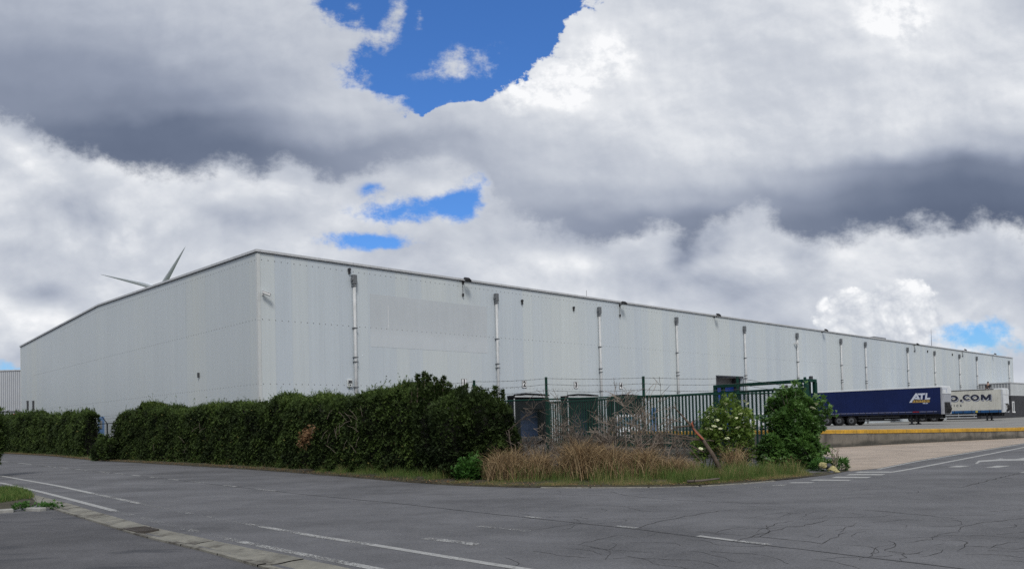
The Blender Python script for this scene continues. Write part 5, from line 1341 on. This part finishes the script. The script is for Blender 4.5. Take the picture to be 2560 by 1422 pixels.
# guide portal
pr = thing('gate_portal', 'tall green steel guide frame around the gate leaf beside the elder bush', 'gate frame', (GA.x,GA.y,0)); pr.rotation_euler.z = gt_.rotation_euler.z
zt = VX(2035,948,27.6).z; m1 = VX(1797,960,31.06); sL = (Vector((m1.x,m1.y,0))-GA0).dot(gd)
for nm, x, y in (('post',-.30,-.26),('post',-.30,.26),('post',-.05,-.26),('post',-.05,.26),('post',sL,-.24),('post',sL,.24)):
    m = MB(); m.bbox(x-.065,x+.065,y-.065,y+.065,0,zt-.082,.012); m.build(nm, M['green'], pr)
for y in (-.25,.25):
    m = MB(); m.bbox(-.36,sL+.06,y-.06,y+.06,zt-.08,zt+.02,.012); m.build('top_beam', M['green'], pr)
m = MB(); m.box(-.36,-.24,-.189,.189,zt-.08,zt+.02); m.box(sL-.06,sL+.06,-.179,.179,zt-.08,zt+.02); m.build('cross_beam', M['green'], pr)
for x in (.1,.75):
    m = MB(); m.cyl((x,-.10,gz+.06),(0,1,0),.055,.07,10); m.cyl((x,.05,gz+.06),(0,1,0),.055,.07,10); m.bar((x,-.18,gz+.06),(x,.18,gz+.06),.025); m.build('guide_roller', M['darkgrey'], pr)
m = MB(); m.box(-.12,-.02,-.42,-.33,zt+.0,zt+.11); m.box(-.34,-.24,-.1,.0,zt+.022,zt+.13); m.build('photocell', M['darkgrey'], pr)
# fence with slanted arms behind the hedge gap
sf0 = VX(268,1058,55.0); dv = Vector((-2.55,2.5,0))
sf = thing('security_fence', 'dark mesh fence with slanted barbed wire arms seen through the gap between the hedges', 'fence', (sf0.x,sf0.y,0)); sd2 = dv.normalized(); sp = dv.length; tops = []
M['sfence'] = pm('fence_dark', (.02,.025,.028), .5, .2, 4)
perp = Vector((-.72,-.2,.0))
for k in range(-7,7):
    b = Vector((sf0.x,sf0.y,0))+sd2*(sp*k); m = MBw(sf); zt_ = sf0.z; m.bar(b,b+Vector((0,0,zt_)),.07); e = b+Vector((-.36,-.05,zt_+.52)); m.bar(b+Vector((0,0,zt_)),e,.05); m.build('post', M['sfence'], sf); tops.append((b+Vector((0,0,zt_)),e))
m = MBw(sf); m.tube([tops[0][0],tops[-1][0]],.03,6); m.build('top_rail', M['sfence'], sf)
for k in (.25,.62,.98):
    m = MBw(sf); m.tube([a.lerp(b,k) for a, b in tops],.007,4); m.build('barbed_wire', M['galv'], sf)
m = MBw(sf)
a, b = tops[0][0], tops[-1][0]; L = Vector((b.x-a.x,b.y-a.y,0)).length
for k in range(int(L/.2)): p = a.lerp(b,k*.2/L); m.bar((p.x,p.y,.05),(p.x,p.y,sf0.z),.006)
for k in range(10): z = .1+k*.22; m.bar((a.x,a.y,z),(b.x,b.y,z),.006) if z < sf0.z else None
m.build('mesh_panel', M['sfence'], sf, fixn=False)
# ------------------------------------------------------------------ semi-trailers
M['navy'] = pm('navy_tarpaulin', (.0045,.013,.072), .55, .2, .35, bmp=.5, bscale=1.6, spec=.25); M['navyrail'] = pm('navy_rail', (.004,.010,.045), .5, .2, 2, spec=.3)
M['cream'] = pm('cream_tarpaulin', (.56,.55,.49), .6, .10, .5, bmp=.5, bscale=1.6, grime=.35); M['strap'] = pm('strap_blue', (.012,.075,.20), .5, .25, 1.2)
M['frontgrey'] = pm('headboard_grey', (.33,.34,.37), .5, .12, 1.5, grime=.35); M['frontwhite'] = pm('headboard_white', (.62,.64,.66), .5, .08, 1.5, grime=.2)
M['lilac'] = pm('pale_band', (.22,.23,.36), .5, .1, 3); M['tyre'] = pm('tyre_rubber', (.014,.014,.015), .9, .3, 9, bmp=.3); M['rim'] = pm('wheel_rim', (.17,.175,.18), .45, .25, 7, metal=.3)
M['chassis'] = pm('chassis_dark', (.014,.015,.018), .7, .3, 3); M['alu'] = pm('aluminium', (.50,.51,.52), .4, .12, 3, metal=.3); M['roofwhite'] = pm('tarp_roof_white', (.66,.68,.69), .5, .06, 1, grime=.15)
M['logowhite'] = pm('logo_white', (.55,.58,.66), .5, .04, 5); M['logoyellow'] = pm('logo_yellow', (.42,.27,.06), .5, .08, 5); M['inkblue'] = pm('lettering_navy', (.012,.014,.035), .55, .1, 3); M['redlamp'] = pm('red_lamp', (.30,.015,.012), .3, .1, 5); M['amber'] = pm('amber_plate', (.5,.42,.08), .5, .1, 5)
TW = 2.5
def wheel(parent, x, y, r=.5, w=.34, sgn=-1):
    m = MB(); prof = [(.52*r,-w/2),(.80*r,-w/2-.01),(.96*r,-w/2+.03),(r,-w/2+.09),(r,w/2-.09),(.96*r,w/2-.03),(.80*r,w/2+.01),(.52*r,w/2)]
    n = 26; vs = []; fs = []
    for k in range(n):
        a = 2*math.pi*k/n
        for rr, yy in prof: vs.append((x+rr*math.cos(a),y+yy,r+rr*math.sin(a)))
    q = len(prof)
    for k in range(n):
        for j in range(q-1): fs.append((k*q+j,((k+1)%n)*q+j,((k+1)%n)*q+j+1,k*q+j+1))
    m.add(vs, fs); t = m.build('wheel', M['tyre'], parent, smooth=True)
    m = MB(); yo = y+sgn*w/2
    m.tube([(x,yo-sgn*.14,r),(x,yo-sgn*.03,r)],[.50*r,.54*r],24); m.tube([(x,yo-sgn*.03,r),(x,yo+sgn*.01,r)],[.56*r,.50*r],24); m.build('rim', M['rim'], t)
    m = MB(); m.tube([(x,yo+sgn*.011,r),(x,yo+sgn*.05,r)],[.21*r,.17*r],14)
    for k in range(10): a = 2*math.pi*k/10; m.tube([(x+.34*r*math.cos(a),yo+sgn*.011,r+.34*r*math.sin(a)),(x+.34*r*math.cos(a),yo+sgn*.035,r+.34*r*math.sin(a))],.025,6)
    m.build('hub', M['chassis'], t)
def trailer(label, corner, heading, TLEN, zb, zt, side, rail, roofm, front, style):
    "local x runs from the rear (0) to the front (TLEN); local -y faces the road"
    o = thing('semi_trailer', label, 'trailer', corner, heading, 'parked semi-trailers')
    Lx = TLEN
    m = MB(); m.box(.06,TLEN-.12,0,TW,zb+.30,zt-.13)
    for k in range(14): x = .5+k*.95; m.box(x-.012,x+.012,-.006,-.0005,zb+.32,zt-.14)
    m.build('curtain', side, o)
    m = MB(); m.box(0,TLEN,-.02,TW+.02,zb,zb+.296); m.build('side_rail', rail, o)
    if style == 'navy':
        m = MB(); m.box(.1,TLEN-.5,-.028,-.021,zb+.235,zb+.285); m.build('reflective_band', M['lilac'], o)
        m = MB(); m.box(.3,TLEN-.3,-.03,-.0215,zb+.02,zb+.05); m.build('lower_lip', M['chassis'], o)
        m = MB()
        for k in range(20): x = .45+k*.65; m.box(x-.025,x+.025,-.036,-.0315,zb+.03,zb+.31)
        m.build('curtain_straps', M['chassis'], o)
        m = MB(); m.box(10.9,11.5,-.031,-.0285,zb+.215,zb+.30); m.build('red_marker', M['redlamp'], o)
    else:
        m = MB()
        for k in range(14): x = .55+k*.95; m.box(x-.03,x+.03,-.03,-.021,zb+.02,zb+.30)
        m.build('curtain_straps', M['inkblue'], o); m = MB(); m.box(9.5,9.75,-.034,-.0305,zb+.03,zb+.27); m.build('hazard_plate', M['amber'], o)
        m = MB(); m.box(.0,TLEN-.9,-.03,.02,zt-.128,zt-.03); m.build('top_rail', M['chassis'], o)
    m = MB(); m.bbox(-.02,TLEN+.0,-.025 if style=='navy' else .021,TW+.025,zt-.129,zt,.03); m.build('roof', roofm, o)
    # front wall with its corner posts, service panel and hoses
    m = MB(); m.box(TLEN-.119,TLEN+.03,-.03,TW+.03,zb-.02,zt-.131); fo = m.build('headboard', front, o)
    m = MB(); m.box(TLEN+.031,TLEN+.06,.0,TW,zt-.75,zt-.14); m.build('upper_panel', M['roofwhite'], fo)
    m = MB(); m.box(TLEN+.031,TLEN+.10,.55,1.95,zb+.05,zb+1.15); m.build('service_panel', M['chassis'] if style=='navy' else M['frontwhite'], fo)
    m = MB()
    for y in (.8,1.1,1.4,1.65): m.tube([(TLEN+.13,y,zb+1.05),(TLEN+.3,y+.05,zb+.5),(TLEN+.15,y+.1,zb+.1)],.04,6)
    m.build('hoses', M['black'], fo)
    m = MB(); m.box(TLEN-.06,TLEN+.032,-.034,.10,zb-.01,zt-.14); m.build('corner_post', M['alu'] if style!='navy' else M['frontgrey'], fo)
    m = MB(); m.box(-.08,-.001,-.02,TW+.02,zb-.02,zt-.14); m.build('rear_doors', M['frontwhite'], o)
    # running gear
    m = MB(); m.box(.3,TLEN-.3,.72,.86,zb-.42,zb-.003); m.box(.3,TLEN-.3,1.64,1.78,zb-.42,zb-.003)
    for x in (.6,2.2,3.5,4.8,6.4,8.4,10.4,12.0): m.box(x-.05,x+.05,.86,1.64,zb-.3,zb-.1); m.box(x-.04,x+.04,.06,.72,zb-.2,zb-.01); m.box(x-.04,x+.04,1.78,2.44,zb-.2,zb-.01)
    m.box(.05,.2,.1,2.4,.55,.68); m.box(.06,.16,.6,.7,.68,zb-.2); m.box(.06,.16,1.8,1.9,.68,zb-.2); m.build('chassis', M['chassis'], o)
    m = MB(); m.box(.02,.06,.12,.62,.72,.98); m.box(.02,.06,1.88,2.38,.72,.98); m.build('tail_lamps', M['redlamp'], o)
    for x in (2.15,3.46,4.77):
        for y, s_ in ((.22,-1),(TW-.22,1)): wheel(o, x, y, .5, .34, s_)
        m = MB(); m.tube([(x,.3,.5),(x,TW-.3,.5)],.07,8); m.build('axle', M['chassis'], o)
        m = MB(); pts = [(x+.60*math.cos(a),.52+.60*math.sin(a)) for a in [math.pi*(.12+.76*i/10) for i in range(11)]]
        vs = [(p[0],y,p[1]) for p in pts for y in (.03,.40)]; m.add(vs,[(2*i,2*i+1,2*i+3,2*i+2) for i in range(10)]); m.build('mudguard', M['chassis'], o, fixn=False)
    for y in (.35,TW-.35):
        m = MB(); m.box(10.55,10.72,y-.08,y+.08,.12,zb-.01); m.box(10.42,10.85,y-.17,y+.17,.0,.12); m.box(11.05,11.2,y-.06,y+.06,.35,zb-.01) if y < 1 else None; m.build('landing_leg', M['chassis'], o)
    m = MB()
    for zz in (.42,.74): m.box(5.5,9.6,.05,.09,zz,zz+.13)
    for x in (5.9,7.6,9.3): m.box(x-.03,x+.03,.092,.14,.45,zb-.01)
    m.build('side_guard', M['alu'] if style!='navy' else M['chassis'], o)
    m = MB(); m.bbox(6.6,7.9,.15,.68,.5,1.0,.03) if style == 'navy' else m.bbox(6.2,7.2,.15,.68,.5,1.0,.03); m.build('pallet_box', M['chassis'], o)
    return o
def place_on(px_f, d_f, z, L):
    "nose seen at px_f; the trailers stand square to the long wall"
    a = D(px_f,1040,d_f); a.z = z; d = -UD; return a-d*L, math.atan2(d.y,d.x)
rear, hdg = place_on(2357,75.0,YZ,13.6)
t1 = trailer('navy blue curtain-sided semi-trailer with the white and yellow ATL logo', rear, hdg, 13.6, 1.0, 3.72, M['navy'], M['navyrail'], M['roofwhite'], M['frontgrey'], 'navy')
# logo: drawn letters (white), yellow bar with dark word, small white word
def on_side(o, px, py, d_guess=84):
    "survey point on the road side of a trailer -> local x, z"
    r = ray(px,py); q = Vector(o.location); h = o.rotation_euler.z; n = Vector((math.sin(h),-math.cos(h),0)); t = (q.x*n.x+q.y*n.y)/(r.x*n.x+r.y*n.y); p = Vector((r.x*t,r.y*t,EYE+r.z*t)); l = loc_of(o,p); return l.x, l.z
def decal(o, polys, name, mat, y0=-.012, y1=-.002):
    m = MB()
    for poly in polys:
        p = [on_side(o, 2255+x/28.44, 970+y/28.44) for x, y in poly]; m.prism(p, y0, y1)
    return m.build(name, mat, o)
decal(t1, [[(515,1020),(690,1020),(1010,560),(1075,660),(950,660),(880,770),(1130,780),(1180,800),(1290,790),(1060,355),(960,365)]], 'logo_letter', M['logowhite'])
decal(t1, [[(1100,370),(1660,345),(1620,465),(1480,475),(1450,800),(1320,800),(1350,485),(1160,485)]], 'logo_letter', M['logowhite'])
decal(t1, [[(1690,345),(1810,340),(1775,680),(2010,665),(1985,790),(1630,800)]], 'logo_letter', M['logowhite'])
decal(t1, [[(800,850),(1985,820),(1975,990),(715,1030)]], 'logo_bar', M['logoyellow'])
x0, zz0 = on_side(t1, 2255+1380/28.44, 970+915/28.44); x1_, _ = on_side(t1, 2255+2000/28.44, 970+915/28.44)
me = text_mesh('RENTING', .26, .002, .004, 1.75); me.materials.append(M['inkblue']); k = link('logo_word', me, t1); k.location = (x0,-.0145,zz0); k.rotation_euler = (R(90),0,0)
decal(t1, [[(1460,1090),(1500,1040),(1640,1035),(1640,1105)],[(1660,1100),(1680,1050),(1780,1045),(1840,1030),(1845,1105),(1800,1070),(1780,1100)]], 'logo_strap', M['logowhite'])
decal(t1, [[(2930-60,-0),(2930-60+330,-10),(2930-60+330,330),(2930-60+270,330),(2930-60+270,80),(2930-60,80)]], 'corner_mark', M['logowhite'])
rear, hdg = place_on(2508,92.0,YZ-.05,12.4)
t2 = trailer('cream curtain-sided semi-trailer lettered O.COM with a blue lower edge, behind the navy one', rear, hdg, 12.4, 1.03, 3.90, M['cream'], M['strap'], M['roofwhite'], M['frontwhite'], 'cream')
def sgn(x, y): return on_side(t2, 2350+x/14.22, 975+y/14.22)
def ring(m, cx, cy, rx, ry, ix, iy, a0, a1, dx, dz, y, grow=0):
    n = 40; out, inn = [], []
    for k in range(n+1):
        a = math.radians(a0+(a1-a0)*k/n)
        o_ = sgn(cx+(rx+grow)*math.cos(a), cy-(ry+grow)*math.sin(a)); i_ = sgn(cx+(ix-grow)*math.cos(a), cy-(iy-grow)*math.sin(a))
        out.append((o_[0]+dx,y,o_[1]+dz)); inn.append((i_[0]+dx,y,i_[1]+dz))
    m.strip(out, inn)
MP = [(1455,355),(1455,150),(1540,150),(1637,262),(1732,140),(1815,140),(1815,355),(1735,355),(1735,262),(1655,350),(1620,350),(1532,262),(1532,355)]
def lettering(nm, mat, dx, dz, y, grow=0):
    for q in ((480,290,165,108,75,52,0,360),(955,258,150,105,72,55,38,322),(1240,262,155,112,80,55,0,360)):
        m = MB(); ring(m, *q, dx, dz, y, grow); m.build(nm, mat, t2, fixn=False)
    m = MB(); ring(m, 755, 368, 48, 42, 2, 2, 0, 360, dx, dz, y, grow*.5); m.build(nm, mat, t2, fixn=False)
    m = MB(); p = [sgn(*c) for c in MP]; m.add([(a+dx,y,b+dz) for a, b in p],[tuple(range(len(p)))]); m.build(nm, mat, t2, fixn=False)
lettering('letter_shadow', M['inkblue'], .09, -.115, -.010); lettering('letter_outline', M['logowhite'], .05, -.065, -.016); lettering('letter', M['inkblue'], 0, 0, -.022)
xs_, zs_ = on_side(t2, 2404, 1013.5); me = text_mesh('STICS', .34, .002, .012, 2.1, align='RIGHT'); me.materials.append(M['inkblue']); k = link('small_lettering', me, t2); k.location = (xs_,-.012,zs_); k.rotation_euler = (R(90),0,0)

# ------------------------------------------------------------------ cars and van in the dock yard
M['carwhite'] = pm('car_white', (.66,.67,.68), .3, .04, 2, spec=.6); M['cargrey'] = pm('car_grey', (.055,.06,.068), .3, .08, 2, spec=.6); M['carglass'] = pm('car_glass', (.10,.14,.15), .06, .1, 2, spec=.9); M['headlamp'] = pm('headlamp', (.55,.56,.57), .15, .1, 9, spec=.7); M['plate'] = pm('number_plate', (.6,.6,.58), .5, .05, 9)
def car(name, label, cat, loc, rz, paint, prof, glass, W, wb, wr, van=False, group=None):
    "prof: side outline (x, z, half-width factor); front towards +x"
    o = thing(name, label, cat, loc, rz, group); m = MB(); secs = []; n = len(prof)
    # lofted: each profile station has bottom z, belt z, roof z and widths
    vs = []; 
    for (x, zb, zbelt, zr, wbm, wr_) in prof:
        a, b, c_ = W/2*wbm*.96, W/2*wbm, W/2*wr_
        vs += [(x,-a*.9,zb),(x,-b,zb+.18),(x,-b,zbelt),(x,-c_,zr-.05),(x,-c_*.85,zr),(x,c_*.85,zr),(x,c_,zr-.05),(x,b,zbelt),(x,b,zb+.18),(x,a*.9,zb)]
    q = 10; fs = [(i*q+j,(i+1)*q+j,(i+1)*q+(j+1)%q,i*q+(j+1)%q) for i in range(n-1) for j in range(q)]+[tuple(range(q)),tuple(range((n-1)*q,n*q))]
    m.add(vs, fs); b = m.build('body', paint, o, smooth=False)
    for x in (wb[0],wb[1]):
        for y, s_ in ((-W/2+.12,-1),(W/2-.12,1)): wheel(o, x, y, wr, .2, s_)
    for g in glass:
        m = MB(); m.add(g,[tuple(range(len(g)))]); m.build('window', M['carglass'], o, fixn=False)
    return o, b
def hatch(label, loc, rz, paint):
    W = 1.74; P = [(-2.0,.35,.8,.82,.90,.80),(-1.95,.28,.92,1.0,.97,.86),(-1.55,.26,.95,1.40,1.0,.74),(-.9,.24,.95,1.46,1.0,.74),(.0,.24,.93,1.46,1.0,.74),(.35,.24,.93,1.36,1.0,.75),(1.05,.24,.92,.96,1.0,.86),(1.75,.26,.80,.84,.97,.82),(2.02,.30,.62,.70,.88,.76)]
    gl_ = [[(.38,-.60,1.36),(1.03,-.70,.985),(1.03,.70,.985),(.38,.60,1.36)]]
    for s_ in (-1,1): gl_.append([(-1.5,s_*.80,1.0),(-1.4,s_*.68,1.36),(.28,s_*.68,1.34),(.88,s_*.80,.99)])
    gl_.append([(-1.60,-.58,1.36),(-1.975,-.7,1.02),(-1.975,.7,1.02),(-1.60,.58,1.36)])
    gl_ = [[(x+(.012 if k==0 else (-.012 if k==3 else 0)),y*(1.045 if k in (1,2) else 1),z+.012) for x,y,z in g] for k, g in enumerate(gl_)]
    o, b = car('parked_car', label, 'car', loc, rz, paint, P, gl_, W, (-1.28,1.28), .31, group='cars parked beyond the gate')
    for s_ in (-1,1):
        m = MB(); m.box(1.86,2.035,s_*.62-.16,s_*.62+.16,.58,.69); m.build('headlight', M['headlamp'], o); m = MB(); m.box(-2.03,-1.95,s_*.66-.12,s_*.66+.12,.72,.92); m.build('tail_light', M['redlamp'], o)
        m = MB(); m.bbox(.62,.80,s_*.92-.08,s_*.92+.08,.93,1.06,.02); m.build('mirror', paint, o)
    m = MB(); m.box(2.0,2.05,-.5,.5,.34,.52); m.build('grille', M['black'], o)
    return o
p = D(1745,1060,60); hatch('grey car with a pale windscreen parked beyond the gate bars', (p.x,60,.02), R(200), M['cargrey'])
p = D(1895,1050,62); hatch('white car parked behind the two elder bushes', (p.x,62,YZ), R(-150), M['carwhite'])
def vanf(label, loc, rz):
    W = 1.95; P = [(-2.4,.35,1.0,1.88,.98,.86),(-2.35,.3,1.05,1.97,1.0,.88),(-.2,.28,1.05,2.0,1.0,.88),(.55,.28,1.05,1.92,1.0,.87),(1.25,.28,1.04,1.12,1.0,.90),(1.9,.3,.92,.98,.97,.84),(2.1,.32,.72,.80,.90,.80)]
    gl_ = [[(.60,-.74,1.84),(1.26,-.86,1.16),(1.26,.86,1.16),(.60,.74,1.84)]]
    for s_ in (-1,1): gl_.append([(-.1,s_*.985,1.12),(-.05,s_*.88,1.8),(.5,s_*.88,1.78),(1.05,s_*.98,1.12)])
    gl_[0] = [(x+.015,y,z+.015) for x,y,z in gl_[0]]
    o, b = car('white_van', label, 'van', loc, rz, M['carwhite'], P, gl_, W, (-1.5,1.35), .34)
    for s_ in (-1,1):
        m = MB(); m.box(1.93,2.115,s_*.72-.16,s_*.72+.16,.66,.88); m.build('headlight', M['headlamp'], o); m = MB(); m.bbox(.85,1.0,s_*1.08-.1,s_*1.08+.1,1.15,1.42,.02); m.build('mirror', M['black'], o)
    m = MB(); m.box(2.09,2.13,-.52,.52,.62,.80); m.build('grille', M['black'], o); m = MB(); m.box(2.09,2.14,-.85,.85,.36,.54); m.build('bumper', M['darkgrey'], o); m = MB(); m.box(2.141,2.15,-.26,.26,.42,.52); m.build('number_plate', M['plate'], o)
p = D(1573,1060,55); vanf('white van facing the road in front of dock four', (p.x,55,.012), R(-100))

# ------------------------------------------------------------------ person on the trailer roof
M['skin'] = pm('skin', (.36,.22,.16), .6, .08, 9); M['jacket'] = pm('black_jacket', (.012,.012,.014), .85, .3, 12, bmp=.3); M['trouser'] = pm('dark_trousers', (.02,.022,.03), .85, .25, 12); M['hair'] = pm('dark_hair', (.025,.018,.013), .7, .3, 20)
lx, _ = on_side(t2, 2467, 968)
pe = thing('person', 'person in a black jacket sitting on the roof of the cream trailer, arms folded', 'person', t2.matrix_basis @ Vector((lx,1.3,3.985)) if False else (0,0,0))
hh = t2.rotation_euler.z; q = Vector(t2.location)+Vector((math.cos(hh)*lx-math.sin(hh)*.55,math.sin(hh)*lx+math.cos(hh)*.55,3.875)); pe.location = q; pe.rotation_euler.z = hh
def skinned(name, verts, edges, radii, mat, parent, root=0, sub=2):
    me = bpy.data.meshes.new(name); me.from_pydata(verts, edges, []); o = bpy.data.objects.new(name, me); COL.objects.link(o)
    md = o.modifiers.new('skin','SKIN'); md.use_smooth_shade = True
    for i, r in enumerate(radii): me.skin_vertices[0].data[i].radius = r if isinstance(r, tuple) else (r, r)
    me.skin_vertices[0].data[root].use_root = True
    s_ = o.modifiers.new('sub','SUBSURF'); s_.levels = s_.render_levels = sub
    dg = bpy.context.evaluated_depsgraph_get(); dg.update(); m2 = bpy.data.meshes.new_from_object(o.evaluated_get(dg)); bpy.data.objects.remove(o)
    m2.materials.clear(); m2.materials.append(mat); m2.polygons.foreach_set('use_smooth',[True]*len(m2.polygons)); return link(name, m2, parent)
bv = [(0,0,.12),(0,.0,.30),(0,.0,.48),(0,-.01,.57),(0,-.02,.64),(0,-.03,.72),(0,-.035,.80)]
be = [(0,1),(1,2),(2,3),(3,4),(4,5),(5,6)]; br = [(.16,.12),(.15,.11),(.17,.11),(.07,.065),(.06,.06),(.085,.095),(.075,.085)]
def addc(par, pts, rads):
    i = par
    for p_, r_ in zip(pts, rads): bv.append(p_); br.append(r_); be.append((i,len(bv)-1)); i = len(bv)-1
    return i
for s_ in (-1,1):
    w = addc(2,[(s_*.20,0,.48),(s_*.27,-.04,.30),(s_*.17,-.22,.22),(s_*.02,-.26,.25),(-s_*.05,-.27,.27)],[(.06,.06),(.048,.048),(.042,.042),(.032,.03),(.035,.02)])
    for k in range(5): addc(w,[(-s_*(.09+.01*k),-.275+.004*k,.30-.022*k),(-s_*(.125+.006*(2-abs(k-2))),-.27,.298-.022*k)],[(.010,.010),(.008,.008)])
    addc(0,[(s_*.11,-.1,.10),(s_*.16,-.42,.26),(s_*.14,-.50,.05),(s_*.14,-.62,.04)],[(.085,.085),(.06,.06),(.045,.045),(.035,.03)])
skinned('body', bv, be, br, M['skin'], pe)
jv = [(0,0,.08),(0,0,.30),(0,0,.50)]; je = [(0,1),(1,2)]; jr = [(.19,.15),(.18,.14),(.185,.125)]
for s_ in (-1,1): b0 = len(jv); jv += [(s_*.21,0,.48),(s_*.285,-.04,.30),(s_*.17,-.23,.22),(s_*.04,-.265,.245)]; jr += [(.078,.078),(.065,.065),(.056,.056),(.045,.045)]; je += [(2,b0),(b0,b0+1),(b0+1,b0+2),(b0+2,b0+3)]
skinned('jacket', jv, je, jr, M['jacket'], pe, 0)
tv_ = [(0,0,.10)]; te_ = []; tr_ = [(.17,.14)]
for s_ in (-1,1): b0 = len(tv_); tv_ += [(s_*.11,-.1,.11),(s_*.16,-.42,.27),(s_*.14,-.495,.07)]; tr_ += [(.105,.105),(.078,.078),(.06,.06)]; te_ += [(0,b0),(b0,b0+1),(b0+1,b0+2)]
skinned('trousers', tv_, te_, tr_, M['trouser'], pe)
bm = bmesh.new(); bmesh.ops.create_uvsphere(bm, u_segments=14, v_segments=10, radius=.108)
for v in bm.verts: v.co = Vector((v.co.x*.95,v.co.y*1.08+.012,v.co.z*1.05))+Vector((0,-.02,.79))
bmesh.ops.delete(bm, geom=[v for v in bm.verts if v.co.y < -.055 and v.co.z < .83 or v.co.z < .70], context='VERTS'); me = bpy.data.meshes.new('hair'); bm.to_mesh(me); bm.free(); me.materials.append(M['hair']); link('hair', me, pe)
m = MB(); m.add([(-.012,-.125,.735),(.012,-.125,.735),(0,-.15,.73),(0,-.118,.775)],[(0,1,2),(1,3,2),(3,0,2)]); m.build('nose', M['skin'], pe)
m = MB(); m.box(-.045,-.022,-.128,-.115,.768,.778); m.box(.022,.045,-.128,-.115,.768,.778); m.build('eyes', M['hair'], pe); m = MB(); m.box(-.025,.025,-.122,-.112,.700,.707); m.build('mouth', M['redlamp'], pe)
